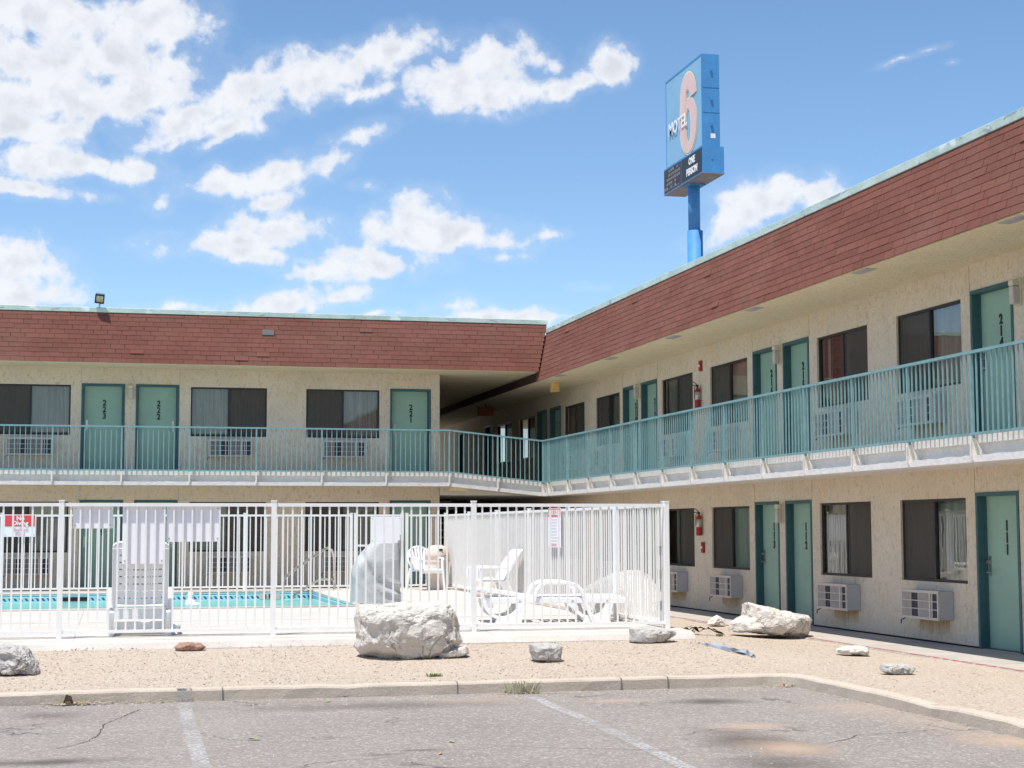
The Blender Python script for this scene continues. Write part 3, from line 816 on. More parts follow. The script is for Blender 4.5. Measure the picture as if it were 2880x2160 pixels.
# far side railing of breezeway floor (seen dark through the opening)
# ---------------------------------------------------------------- air conditioners
def make_ac():
    t = thing('air_conditioner', 'x', 'air conditioner', (0, 0, 0), 0, 'wall air conditioners under the room windows', local=True)
    w, h, d = .52, .19, .22
    ms = MB(); ms.box(-w, w, -d+.0125, 0, -h, h); ms.build('casing', M['ac_grey'], t, bevel=.008)
    ms = MB()
    ms.box(-w-.004, w+.004, -d-.012, -d+.012, h-.035, h+.004); ms.box(-w-.004, w+.004, -d-.012, -d+.012, -h-.004, -h+.03)
    ms.box(-w-.004, -w+.03, -d-.012, -d+.012, -h+.03, h-.035); ms.box(w-.028, w+.004, -d-.012, -d+.012, -h+.03, h-.035)
    ms.box(-.045, -.03, -d-.008, -d+.012, -h+.03, h-.035); ms.box(.26, .30, -d-.008, -d+.012, -h+.03, h-.035); ms.box(-w+.26, -w+.275, -d-.008, -d+.012, -h+.03, h-.035)
    for z in (-.055, .052):
        ms.box(-w+.03, w-.028, -d-.010, -d+.004, z-.006, z+.006)
    ms.box(w-.19, w-.17, -d-.009, -d+.01, -h+.03, h-.035)
    ms.build('front_grille', M['beige'], t)
    ms = MB()
    for k in range(22): ms.box(-.024+k*.013, -.020+k*.013, -d-.008, -d+.003, -h+.032, h-.037)
    ms.build('louvre', M['beige'], t); ms = MB()
    for k in range(17): ms.box(-w+.036+k*.013, -w+.040+k*.013, -d-.008, -d+.003, -h+.032, h-.037)
    ms.build('louvre', M['beige'], t)
    ms = MB(); ms.box(-w+.028, w-.026, -d+.004, -d+.0105, -h+.028, h-.033); ms.build('coil', M['ac_dark'], t)
    ms = MB(); ms.tube([(-w+.06, -d+.03, -h), (-w+.02, -d+.0, -h-.03), (-w-.01, -d-.01, -h-.03), (-w-.015, -d-.01, -h-.09)], .008, 6); ms.build('drain_pipe', M['black'], t)
    return t
AC = make_ac(); ac_used = False
def place_ac(loc, rz, label, sc=None):
    global ac_used
    if not ac_used:
        ac_used = True; AC.location = loc; AC.rotation_euler = (0, 0, rz); AC['label'] = label
        if sc: AC.scale = sc
        return AC
    return dup(AC, loc, rz, label, sc=sc or (1, 1, 1))
for i, (nm, y) in enumerate((('between doors 111 and 112, nearer door 111', 20.38), ('between doors 111 and 112, nearer door 112', 23.17), ('beside door 113, under the next window', 27.88), ('just right of the pool fence corner', 30.72),
                             ('third left of door 113 behind fence bars', 35.4), ('fourth left of door 113 behind fence bars', 38.2))):
    place_ac((WX, y, .51), -pi/2, 'ground-floor beige air conditioner on the right wing, '+nm)
for i, (nm, y) in enumerate((('between doors 214 and 215, nearer door 214', 20.40), ('between doors 214 and 215, nearer door 215', 23.15), ('beside door 216 under the curtained window', 27.93), ('beside door 217 under the window', 30.74), ('left of door 218 under the window', 35.4), ('second left of door 218 near the passage', 38.2))):
    place_ac((WX, y, 3.12), -pi/2, 'upper-floor air conditioner on the right wing, '+nm)
for nm, x in (('left of door 223', -1.83), ('right of door 222', 2.55), ('left of door 221', 5.15)):
    place_ac((x, WY, 3.38), 0, 'upper-floor air conditioner on the facing wing, under the window '+nm, (.94, 1, 1))
    place_ac((x, WY, .75), 0, 'air conditioner behind the far pool fence, '+nm.replace('door 223', 'the green doors').replace('door 222', 'the green doors').replace('door 221', 'the bin and far gate'), (.94, 1, 1))
# ---------------------------------------------------------------- wall lamps
def make_lamp():
    t = thing('wall_lamp', 'x', 'wall lamp', (0, 0, 0), 0, 'box lamps between the door pairs', local=True)
    ms = MB(); ms.box(-.065, .065, -.03, 0, -.17, .17); ms.build('back_plate', M['lampshell'], t, bevel=.006)
    ms = MB(); ms.box(-.05, .05, -.12, -.03, -.15, .07); ms.build('lens', M['beige'], t, bevel=.01)
    ms = MB(); ms.box(-.055, .055, -.125, -.03, .075, .15); ms.build('hood', M['lampshell'], t, bevel=.01)
    return t
LP = make_lamp(); LP.location = (.33, WY, 4.63); LP['label'] = 'beige box wall lamp between doors 223 and 222'
for (y, z, nm) in ((25.53, 4.42, 'doors 215 and 216'), (33.1, 4.42, 'doors 217 and 218'), (18.03, 4.42, 'door 214 and the right picture edge'), (25.53, 1.78, 'doors 112 and 113')):
    dup(LP, (WX, y, z), -pi/2, 'beige box wall lamp between '+nm)
# ceiling lamps in passage
p = at(1561, 1097, X=9.85); t = thing('ceiling_lamp', 'amber yellow box lamp hanging under the soffit at the corner of the two wings', 'ceiling lamp', (p.x, p.y, 4.945))
ms = MB(); ms.box(p.x-.09, p.x+.09, p.y-.09, p.y+.09, 4.68, 4.90); ms.build('lens', M['amber'], t, bevel=.01)
ms = MB(); ms.box(p.x-.12, p.x+.12, p.y-.12, p.y+.12, 4.90, 4.945); ms.build('mount', M['lampshell'], t)
p = at(1366, 1160, X=9.85); t = thing('hanging_sign', 'dull dark orange box sign under the ceiling deep inside the upper passage', 'sign', (p.x, p.y, 4.9))
ms = MB(); ms.box(p.x-.22, p.x+.22, p.y-.04, p.y+.04, 4.62, 4.86); ms.build('sign_box', M['brick_dark'], t)
ms = MB(); ms.box(p.x-.02, p.x+.02, p.y-.02, p.y+.02, 4.86, 5.16); ms.build('hanger', M['black'], t)
# ---------------------------------------------------------------- extinguishers, alarms
def make_ext():
    t = thing('fire_extinguisher', 'x', 'fire extinguisher', (0, 0, 0), 0, 'fire extinguishers on the right wing', local=True)
    ms = MB(); ms.lathe([(.02, -.27), (.078, -.265), (.08, -.25), (.08, .08), (.074, .13), (.05, .17), (.026, .19), (.026, .21)], (0, -.1, 0), 20)
    ms.build('cylinder', M['red'], t, smooth=True)
    ms = MB(); ms.lathe([(.0815, -.08), (.0815, .09)], (0, -.1, 0), 20); ms.build('paper_label', M['steel'], t, smooth=True)
    ms = MB(); ms.box(-.02, .02, -.13, -.07, .21, .25); ms.tube([(0, -.1, .25), (-.06, -.16, .31), (-.12, -.2, .33)], .011, 6); ms.tube([(0, -.1, .24), (-.07, -.16, .25), (-.13, -.2, .24)], .011, 6); ms.build('handle', M['black'], t)
    ms = MB(); ms.tube([(-.02, -.12, .23), (-.10, -.15, .20), (-.12, -.15, .08), (-.11, -.15, -.06)], .011, 8); ms.build('hose', M['black'], t, smooth=True)
    ms = MB(); ms.box(-.03, .03, -.03, 0, -.1, .2); ms.build('bracket', M['steel'], t)
    return t
EX = make_ext(); EX.scale = (.7, .7, .85); EX.location = (WX, 29.36, 4.03); EX.rotation_euler = (0, 0, -pi/2); EX['label'] = 'red fire extinguisher with silver label on the upper-floor wall above the railing'
dup(EX, (WX, 29.36, 1.63), -pi/2, 'red fire extinguisher on the ground-floor wall right of the pool fence')
for (y, z, l) in ((29.30, 4.60, 'small red alarm box above the upper-floor fire extinguisher'), (29.28, 1.18, 'small red alarm pull box below the ground-floor fire extinguisher')):
    t = thing('alarm_box', l, 'alarm box', (WX, y, z), 0, 'red alarm boxes')
    ms = MB(mapR); ms.box(-y-.05, -y+.05, -.05, 0, z-.10, z+.10); ms.build('housing', M['red'], t, bevel=.006)
    ms = MB(mapR); ms.box(-y-.025, -y+.025, -.062, -.05, z-.02, z+.02); ms.build('pull_handle', M['sign_white'], t)
# ---------------------------------------------------------------- floodlight on left roof
p = at(280, 841, Y=36.8)
t = thing('floodlight', 'black square floodlight standing on the roof edge of the facing wing', 'floodlight', (p.x, 37.0, 6.4))
ms = MB(); ms.tube([(p.x, 37.0, 6.38), (p.x-.0, 36.97, 6.46), (p.x+.01, 36.9, 6.48)], .018, 8); ms.box(p.x-.05, p.x+.05, 36.98, 37.06, 6.37, 6.41); ms.build('bracket', M['steel'], t)
a = radians(22); HM = Matrix.Translation((p.x, 36.84, p.z)) @ Matrix.Rotation(radians(-6), 4, 'Z') @ Matrix.Rotation(radians(7), 4, 'Y') @ Matrix.Rotation(a, 4, 'X') @ Matrix.Scale(.86, 4)
def hx(x, y, z): return tuple(HM @ Vector((x, y, z)))
ms = MB(hx); ms.box(-.10, .10, -.02, .07, -.11, -.09); ms.box(-.10, .10, -.02, .07, .09, .115); ms.box(-.115, -.09, -.02, .07, -.11, .115); ms.box(.09, .115, -.02, .07, -.11, .115); ms.box(-.1, .1, .05, .10, -.1, .1)
for k in range(6): ms.box(-.10+.037*k, -.088+.037*k, .02, .1, .115, .14)
ms.build('housing', M['black'], t)
ms = MB(hx); ms.prism([(-.08, -.08), (.08, -.08), (.0, .07)], 'y', .02, .03); ms.build('reflector', M['amber'], t)
ms = MB(hx); ms.box(-.088, .088, .03, .04, -.088, .088); ms.build('lamp_interior', M['steel'], t)
# ---------------------------------------------------------------- roadside sign
def road_sign():
    t = thing('motel_sign', 'tall blue motel pylon sign with faded pink number six rising behind the right wing roof', 'sign', (27.1, 74.5, 0))
    X0, X1, Y0, Y1, Z0, Z1 = 26.70, 27.55, 72.0, 77.2, 19.5, 23.95
    ms = MB(); ms.box(X0, X1, Y0, Y1, Z0, Z1); ms.build('cabinet', M['cab_blue'], t)
    c = MB(); c.box(26.62, 27.72, 71.95, 77.45, 18.22, 19.5); lo = c.build('reader_board', M['cab_blue'], t)
    ms = MB(); ms.box(26.600, 26.618, 71.98, 74.8, 18.30, 19.42); ms.build('black_panel', M['board'], lo)
    ms = MB(); ms.box(26.600, 26.618, 74.9, 77.4, 18.30, 19.42)
    ms.build('broken_panel', M['board2'], lo)
    ms = MB()
    r_ = random.Random(2)
    for i in range(8):
        for j in range(5):
            if r_.random() < .65: ms.box(26.590, 26.601, 75.0+i*.3, 75.2+i*.3, 18.36+j*.21, 18.50+j*.21)
    ms.box(26.594, 26.600, 75.0, 77.3, 18.34, 18.37); ms.build('lamp_grid', M['under'], lo)
    ms = MB(); ms.box(26.60, 27.74, 71.93, 77.47, 18.19, 18.22); ms.build('underside', M['under'], lo)
    ms = MB(); ms.box(26.675, 26.70, Y0+.06, Y1-.06, Z0+.05, Z1-.08); ms.build('sign_face', M['sign_blue'], t)
    fr = MB()
    fr.box(26.66, 26.70, Y0, Y0+.06, Z0, Z1); fr.box(26.66, 26.70, Y1-.06, Y1, Z0, Z1); fr.box(26.66, 26.70, Y0+.06, Y1-.06, Z1-.08, Z1); fr.build('face_frame', M['cab_blue'], t)
    # seams and latches on narrow side
    s_ = MB()
    for z in (22.35, 21.15, 19.52): s_.box(X0+.0, X1, Y0-.012, Y0, z-.02, z+.02)
    for z in (23.2, 21.8, 20.55, 18.95): s_.box((X0+X1)/2-.05, (X0+X1)/2+.05, Y0-.07, Y0, z-.08, z+.08)
    s_.build('side_seams', M['pole_blue'], t)
    s_ = MB(); s_.box(27.08, 27.32, Y0-.008, Y0, 19.9, 20.12); s_.build('sticker', M['sign_white'], t)
    # numeral six: closed tall ring bowl + curved stem, drawn in (h, z), h = distance from the far edge towards the near edge
    def six(grow, xx, mat, nm):
        ms = MB(); n = 64
        hc, zc = 3.33, 20.92; ro_h, ro_z = 1.17, 1.32; ri_h, ri_z = .36, .86
        def P3(h, z): return (xx, Y1-h, z)
        vs = []
        for i in range(n):
            a = 2*pi*i/n
            vs += [P3(hc+(ro_h+grow)*cos(a), zc+(ro_z+grow)*sin(a)), P3(hc+(ri_h-grow)*cos(a), zc+(ri_z-grow)*sin(a))]
        ms.add(vs, [(2*i, 2*((i+1) % n), 2*((i+1) % n)+1, 2*i+1) for i in range(n)])
        ms2 = ms
        ol = []; il = []
        m = 26
        for i in range(m+1):
            s2 = i/m
            # centreline of the stem: up the left side of the bowl, over the top, down to a short hook
            if s2 < .62:
                q = s2/.62; h = hc-.80+.0*q+.12*q; z = zc+q*1.62
                nh, nz = -1, 0
            else:
                q = (s2-.62)/.38; a = pi-q*pi*.98
                h = hc+.02+.70*cos(a); z = zc+1.62+.66*sin(a)*1.0-(0.30*q*q)
                nh, nz = cos(a), sin(a)
            hw = .40+grow
            ol.append((h+nh*hw, z+nz*hw)); il.append((h-nh*hw, z-nz*hw))
        vs = [P3(*p_) for pr in zip(ol, il) for p_ in pr]
        ms2 = MB(); ms2.add([(v[0]-.004, v[1], v[2]) for v in vs], [(2*i, 2*i+2, 2*i+3, 2*i+1) for i in range(m)])
        ms.add(ms2.v, ms2.f)
        ms.build(nm, mat, t)
    six(.09, 26.66, M['six_edge'], 'numeral_outline'); six(0, 26.645, M['six'], 'numeral')
    text('lettering', 'MOTEL', .86, M['sign_white'], frameM((0, -1, 0), (0, 0, 1), (-1, 0, 0), (26.618, 75.35, 21.03)), t, .006, bold=.016, sx=.98)
    for s, z in (('ONE', 18.95), ('PERSON', 18.46)):
        text('board_lettering', s, .45, M['white'], frameM((0, -1, 0), (0, 0, 1), (-1, 0, 0), (26.59, 73.30, z)), lo, .006, bold=.022, sx=.92)
    ms = MB(); ms.tube([(27.12, 74.5, 15.9), (27.12, 74.5, 18.3)], .29, 28); ms.build('pole', M['pole_blue'], t, smooth=True)
    ms = MB(); ms.tube([(27.15, 74.5, 0), (27.15, 74.5, 15.9)], .38, 28); ms.build('pole_sleeve', M['pole_blue'], t, smooth=True)
    ms = MB(); ms.box(26.75, 27.55, 74.1, 74.9, 18.08, 18.2); ms.build('pole_cap', M['pole_blue'], t)
road_sign()
# ---------------------------------------------------------------- pool
ms = MB(); zt, zw = DZ-.005, .02
for (a, b) in (((PX0, PY1-.006), (PX1-.006, PY1-.006)), ((PX1-.006, PY1-.006), (PX1-.006, PY0+.006)), ((PX0, PY0+.006), (PX1-.006, PY0+.006))):
    ms.quad((a[0], a[1], zw), (b[0], b[1], zw), (b[0], b[1], zt), (a[0], a[1], zt))
    ms.quad((a[0], a[1], zw), (b[0], b[1], zw), (b[0], b[1], -1.0), (a[0], a[1], -1.0), mi=1)
ms.quad((PX0, PY0, -1.0), (PX1, PY0, -1.0), (PX1, PY1, -1.0), (PX0, PY1, -1.0), mi=1)
pb = ms.build('pool_basin', [M['tile'], M['pool']]); 
for v in pb.data.vertices: pass
struct(pb)
WL = .115
ms = MB(); ms.quad((PX0, PY0, WL), (PX1, PY0, WL), (PX1, PY1, WL), (PX0, PY1, WL)); struct(ms.build('pool_water', M['water']))
ms = MB()
def cop(a, b):
    ms.tube([(a[0], a[1], DZ-.0), (b[0], b[1], DZ-.0)], .03, 8)
cop((PX0, PY1+.02), (PX1+.02, PY1+.02)); cop((PX1+.02, PY1+.02), (PX1+.02, PY0-.02)); cop((PX0, PY0-.02), (PX1+.02, PY0-.02))
struct(ms.build('pool_coping', M['deck'], smooth=True))
p = at(213, 1685, Y=PY1); ms = MB(); ms.box(p.x-.25, p.x+.25, PY1-.02, PY1-.010, .13, .21); struct(ms.build('skimmer_slot', M['dark']))
p = at(757, 1693, Y=PY1)
ms = MB(); ms.box(p.x-.20, p.x+.22, PY1-.02, PY1-.010, .125, .235); dm = tag(ms.build('depth_marker', M['deck']), 'pale depth tile reading 3 FT on the far pool wall', 'depth marker')
text('depth_lettering', '3 FT', .125, M['digit'], frameM((1, 0, 0), (0, 0, 1), (0, -1, 0), (p.x, PY1-.024, .137)), dm, .002, bold=.004)
# pool handrail
t = thing('pool_handrail', 'bent stainless steel handrail at the far right corner of the pool', 'handrail', (4.5, 34.6, DZ))
A = lambda x, y, Y: tuple(at(x, y, Y=Y))
ms = MB(); ms.tube([A(940, 1658, 34.75), A(940, 1600, 34.75), A(939, 1565, 34.7), A(933, 1547, 34.6), A(923, 1540, 34.5), A(912, 1545, 34.4), A(870, 1573, 34.0), A(830, 1601, 33.5), A(805, 1621, 33.1), A(798, 1632, 32.9), A(796, 1645, 32.8), A(796, 1690, 32.8)], .026, 12)
ms.build('upper_rail', M['chrome'], t, smooth=True)
ms = MB(); ms.tube([A(940, 1629, 34.75), A(918, 1629, 34.6), A(900, 1630, 34.4), A(885, 1637, 34.2), A(850, 1659, 33.8), A(830, 1672, 33.4), A(822, 1684, 33.2)], .024, 12)
ms.build('lower_rail', M['chrome'], t, smooth=True)
ms = MB(); ms.tube([A(879, 1660, 34.2), A(880, 1672, 34.0)], .024, 10); ms.build('anchor_post', M['chrome'], t)
# floating dispenser
p = at(536, 1702, z=WL)
t = thing('pool_float', 'small white floating chlorine dispenser on the pool water', 'pool float', (p.x, p.y, WL))
ms = MB(); ms.lathe([(.02, -.06), (.09, -.03), (.11, .03), (.08, .09), (.05, .12), (.055, .16), (.06, .20), (.04, .24), (.01, .25)], (p.x, p.y, WL), 16); ms.build('float_body', M['plastic'], t, smooth=True)
ms = MB(); ms.lathe([(.02, -.03), (.12, 0), (.12, .03), (.03, .05)], (p.x+.09, p.y-.02, WL), 16); ms.build('float_ring', M['plastic'], t, smooth=True)
# ---------------------------------------------------------------- pool fences
FH = 1.60
def fence(name, label, a, b, posts, z=DZ, cat='fence', bars=True, mid=None):
    a = Vector(a+(0,)); b = Vector(b+(0,)); d = (b-a).normalized(); L = (b-a).length
    t = thing(name, label, cat, (a.x, a.y, z))
    nr = Vector((-d.y, d.x, 0))
    def bx(ms, s0, s1, hw, z0, z1):
        vs = [tuple(a+d*s_+nr*w+Vector((0, 0, zz))) for zz in (z0, z1) for (s_, w) in ((s0, -hw), (s1, -hw), (s1, hw), (s0, hw))]
        ms.add(vs, [(0, 3, 2, 1), (4, 5, 6, 7), (0, 1, 5, 4), (1, 2, 6, 5), (2, 3, 7, 6), (3, 0, 4, 7)])
    for s0, s1 in zip(posts[:-1], posts[1:]):
        ms = MB(); bx(ms, s0+.03, s1-.03, .018, z+FH-.06, z+FH-.02); ms.build('top_rail', M['fence'], t)
        ms = MB(); bx(ms, s0+.03, s1-.03, .018, z+.055, z+.09); ms.build('bottom_rail', M['fence'], t)
        n = max(2, round((s1-s0-.02)/.109)); ms = MB()
        for k in range(1, n):
            s_ = s0+(s1-s0)*k/n; bx(ms, s_-.0105, s_+.0105, .009, z+.085, z+FH-.055)
        ms.build('pickets', M['fence'], t)
    for s_ in posts:
        ms = MB(); bx(ms, s_-.03, s_+.03, .03, z-.02, z+FH+.0); bx(ms, s_-.034, s_+.034, .034, z+FH, z+FH+.015); ms.build('post', M['fence'], t)
    return t
FY = 20.08; FX = 6.88; BY = 35.0; FB = 6.98
fx = [-13.1, -10.6, -8.1, -5.6, -3.09, -.59, 1.89, 4.36, FX]
fence('pool_fence', 'white picket pool fence along the front of the deck, running across the picture', (fx[0], FY), (FX, FY), [x-fx[0] for x in fx])
ys = [22.28, 24.85, 27.4, 29.95, 32.5, BY]
fence('pool_fence', 'white picket pool fence on the right side of the deck, running back towards the wing', (FX, ys[0]), (FB, BY), [y-ys[0] for y in ys])
g1 = fence('pool_gate', 'white picket gate with hinges at the near right corner of the pool fence', (FX, FY+.08), (FX, ys[0]-.06), [.0, ys[0]-.06-FY-.08], cat='gate')
for z in (1.25, .95, .55):
    ms = MB(); ms.box(FX-.06, FX-.03, FY+.12, FY+.2, z-.06, z+.06); ms.build('hinge', M['steel'], g1)
bx_ = [-13.1, -10.6, -8.1, -5.6, -4.3, -2.19, .24, 2.69, 4.93]
fence('pool_fence', 'white picket pool fence behind the pool on its far side, left of the far gate', (bx_[0], BY), (bx_[-1], BY), [x-bx_[0] for x in bx_])
g2 = fence('pool_gate', 'white picket gate with a white panel at the far side of the pool', (5.02, BY), (6.03, BY), [.0, 1.01], cat='gate')
ms = MB(); ms.box(5.05, 6.0, BY-.02, BY+.02, 1.17, 1.21); ms.build('mid_rail', M['fence'], g2)
ms = MB(); ms.box(5.93, 6.05, BY-.07, BY-.03, 1.12, 1.30); ms.lathe([(.03, 0), (.03, .12)], (6.0, BY-.06, 1.3), 8); ms.build('latch', M['steel'], g2)
fence('pool_fence', 'short white fence section between the far gate and the far corner', (6.13, BY), (FB, BY), [0, FB-6.13])
# panels / signs
def panel(name, label, cat, x0, x1, z0, z1, y, mat=None, group=None):
    t = thing(name, label, cat, ((x0+x1)/2, y, z0), 0, group)
    ms = MB(); ms.box(x0, x1, y-.004, y+.004, z0, z1); ms.build('panel', mat or M['sign_white'], t, bevel=.003)
    ms = MB()
    for x in (x0+.03, x1-.03):
        for z in (z0+.04, z1-.04): ms.box(x-.008, x+.008, y-.008, y+.010, z-.008, z+.008)
    ms.build('bolts', M['steel'], t)
    return t
GP = 'blank white sign backs on the front fence'
panel('sign_panel', 'blank white sign back on the front fence, smallest, left of the lounger', 'sign', -.46, .0, 1.55, 1.825, FY+.03, group=GP)
panel('sign_panel', 'blank white sign back on the front fence, tallest, directly above the lounger', 'sign', .11, .60, 1.13, 1.825, FY+.03, group=GP)
panel('sign_panel', 'blank white sign back on the front fence, widest, right of the lounger', 'sign', .62, 1.25, 1.39, 1.825, FY+.03, group=GP)
panel('sign_panel', 'white panel on the far pool gate', 'sign', 5.35, 6.0, 1.25, 1.80, BY-.035)
t = panel('warning_sign', 'red and white No Diving Shallow Pool sign on the far fence at left', 'sign', -2.15, -1.53, 1.40, 1.845, BY-.035)
ms = MB(); ms.box(-2.13, -1.55, BY-.043, BY-.040, 1.61, 1.835); ms.build('red_field', M['sign_red'], t)
for s_, z, sz, mt, b in (('No', 1.735, .12, 'white', .004), ('Diving', 1.635, .12, 'white', .004), ('Shallow', 1.515, .105, 'pink', .001), ('Pool', 1.425, .105, 'pink', .001)):
    text('sign_lettering', s_, sz, M[mt], frameM((1, 0, 0), (0, 0, 1), (0, -1, 0), (-1.83, BY-.046, z)), t, .001, bold=b)
t = thing('warning_sign', 'tall narrow white POOL RULES sign with a red heading on the side fence', 'sign', ((FX+.025)-.04, 25.5, 1.25))
ms = MB(); ms.box((FX+.025)-.045, (FX+.025)-.037, 25.13, 25.89, 1.24, 1.865); ms.build('panel', M['sign_white'], t)
ms = MB(); ms.box((FX+.025)-.05, (FX+.025)-.0455, 25.15, 25.87, 1.73, 1.855); ms.build('red_field', M['sign_red'], t)
text('sign_lettering', 'POOL RULES', .125, M['white'], frameM((0, -1, 0), (0, 0, 1), (-1, 0, 0), ((FX+.025)-.053, 25.51, 1.752)), t, .001, bold=.002, sx=.88)
ms = MB(); r_ = random.Random(5)
for k in range(8):
    z = 1.68-k*.048; e = r_.uniform(.05, .2)
    ms.box((FX+.025)-.0475, (FX+.025)-.0455, 25.2+e, 25.82, z-.007, z+.007)
ms.build('small_print', M['greytext'], t)
ms = MB(); ms.box((FX+.025)-.0475, (FX+.025)-.0455, 25.38, 25.80, 1.285, 1.30); ms.box((FX+.025)-.0475, (FX+.025)-.0455, 25.38, 25.80, 1.262, 1.275); ms.build('faded_print', M['pink'], t)
# ---------------------------------------------------------------- pool furniture
def arcpts(c, r0, a0, a1, n, rz=None): return [(c[0]+r0*cos(a0+(a1-a0)*i/n), c[1]+(rz or r0)*sin(a0+(a1-a0)*i/n)) for i in range(n+1)]
def ribbon(ms, pts, w, x, th=.03):
    """profile in (y,z) thickened, extruded across x-w/2..x+w/2"""
    P_ = [Vector((p[0], p[1])) for p in pts]; o = []; i_ = []
    for k, p in enumerate(P_):
        a = P_[max(k-1, 0)]; b = P_[min(k+1, len(P_)-1)]; d = (b-a).normalized(); n = Vector((-d.y, d.x))
        o.append(p+n*th/2); i_.append(p-n*th/2)
    vs = []
    for xx in (x-w/2, x+w/2): vs += [(xx, q.x, q.y) for q in o]+[(xx, q.x, q.y) for q in i_]
    n = len(P_); fs = []
    for k in range(n-1):
        fs += [(k, k+1, 2*n+k+1, 2*n+k), (n+k, 3*n+k, 3*n+k+1, n+k+1), (k, n+k, n+k+1, k+1), (2*n+k, 2*n+k+1, 3*n+k+1, 3*n+k)]
    fs += [(0, 2*n, 3*n, n), (n-1, 2*n-1, 4*n-1, 3*n-1)]
    ms.add(vs, fs)
def lounger(loc, rz, label, back_ang, seat_len=1.25, group='white plastic sun loungers'):
    """local: +y = foot end, backrest hinge at y=0, origin on the ground"""
    t = thing('sun_lounger', label, 'sun lounger', loc, rz, group, local=True)
    W = .33; H = .30
    ms = MB()   # side beams
    for s_ in (-1, 1): ribbon(ms, [(-.62 if back_ang < 20 else -.12, H), (0, H), (seat_len*.6, H), (seat_len, H-.01)], .05, s_*W, .085)
    ms.build('side_beams', M['plastic'], t, bevel=.01)
    ms = MB(); n = 11
    for k in range(n):
        y = .05+k*(seat_len-.1)/n; z = H+.045
        ms.prism([(y, z-.012), (y+.085, z-.012), (y+.085, z+.012), (y, z+.012)], 'x', -W+.02, W-.02)
    ms.build('seat_slats', M['plastic'], t, bevel=.006)
    # backrest : outer frame and curved slats
    a = radians(back_ang); Lb = .80
    def bk(x, s_, o): return (x, -s_*cos(a)+o*sin(a)*1.0, H+.03+s_*sin(a)+o*cos(a))
    ms = MB(bk)
    for s_ in (-1, 1):
        x0, x1 = sorted((s_*(W-.055), s_*W))
        ms.box(x0, x1, .0, Lb-.06, -.02, .025)
    # rounded head panel
    hp = [(-W, Lb-.08), (-W, Lb-.03), (-W+.03, Lb), (-W+.09, Lb+.02), (W-.09, Lb+.02), (W-.03, Lb), (W, Lb-.03), (W, Lb-.08)]
    ms.prism(hp, 'z', -.015, .02)
    ms.build('backrest_frame', M['plastic'], t, bevel=.006)
    ms = MB(bk)
    for k in range(8):
        s0 = .05+k*.088; m = 10
        vs = []
        for i in range(m+1):
            x = (-W+.05)+(2*W-.1)*i/m; dep = -.045*(1-(x/W)**2)
            vs += [(x, s0, dep-.008), (x, s0+.072, dep-.008), (x, s0+.072, dep+.008), (x, s0, dep+.008)]
        ms.add(vs, [(4*i+c_, 4*i+4+c_, 4*i+4+(c_+1) % 4, 4*i+(c_+1) % 4) for i in range(m) for c_ in range(4)]+[(0, 1, 2, 3), (4*m, 4*m+1, 4*m+2, 4*m+3)])
        for xr in (-.2, -.1, 0, .1, .2):
            if k < 7: dep = -.045*(1-(xr/W)**2); ms.box(xr-.012, xr+.012, s0+.07, s0+.09, dep-.01, dep+.006)
    ms.build('backrest_slats', M['plastic'], t)
    for s_ in (-1, 1):  # arm loops
        ms = MB(); ribbon(ms, [(-.02, H-.02), (.02, .44), (.07, .50), (.15, .53), (.45, .53), (.56, .50), (.63, .43), (.72, .18), (.78, .02)], .055, s_*(W+.03), .05)
        ms.build('armrest', M['plastic'], t, bevel=.01)
    for y0 in (-.02 if back_ang > 20 else -.45, seat_len-.5):
        for s_ in (-1, 1):  # curved sled leg
            ms = MB(); pts = [(y0+(-.25)+.02, H)]+[(y0+.0+p_[0], .30+p_[1]) for p_ in arcpts((0, 0), .24, pi*1.02, pi*1.98, 12, .235)]+[(y0+.25, H)]
            ribbon(ms, pts, .05, s_*W, .045)
            ms.prism([(y0-.10, .0), (y0+.26, .0), (y0+.33, H-.02), (y0+.27, H-.02), (y0+.16, .09), (y0-.06, .075)], 'x', s_*W-.026, s_*W+.026)
            ms.build('leg', M['plastic'], t, bevel=.006)
    ms = MB(); ms.box(-W, W, -.14 if back_ang > 20 else -.62, -.09 if back_ang > 20 else -.57, H-.10, H+.02); ms.build('end_rail', M['plastic'], t)
    if back_ang > 20:
        ms = MB(); ms.box(-W-.045, -W+.03, -.14, -.10, .0, H+.02); ms.box(W-.03, W+.045, -.14, -.10, .0, H+.02)
        ms.prism([(-W+.04, .03), (W-.04, .03), (W-.04, .17), (-W+.04, .17)], 'y', -.05, -.03)
        ms.build('rear_panel', M['plastic'], t, bevel=.006)
    return t
lounger((.33, 20.46, DZ), 0, 'white plastic sun lounger seen from behind, backrest raised, next to the front fence', 76)
lounger((5.62, 22.1, DZ), -pi/2-.12, 'white plastic sun lounger lying flat sideways behind the right part of the front fence', 9)
p = at(30, 1770, z=DZ)
lounger((-2.02, p.y+.2, DZ), .25, 'white plastic sun lounger cut off by the left picture edge, only its end in view', 9)
t = thing('plastic_bottle', 'small white plastic cylinder lying on the deck right of the raised lounger', 'bottle', tuple(at(488, 1775, z=DZ)))
p = at(488, 1775, z=DZ); ms = MB(); ms.tube([(p.x-.06, p.y, DZ+.05), (p.x+.05, p.y+.05, DZ+.05)], .045, 14); ms.build('bottle_body', M['plastic'], t, smooth=True)
ms = MB(); ms.tube([(p.x+.05, p.y+.05, DZ+.05), (p.x+.08, p.y+.065, DZ+.05)], .03, 14); ms.build('bottle_cap', M['ac_grey'], t)
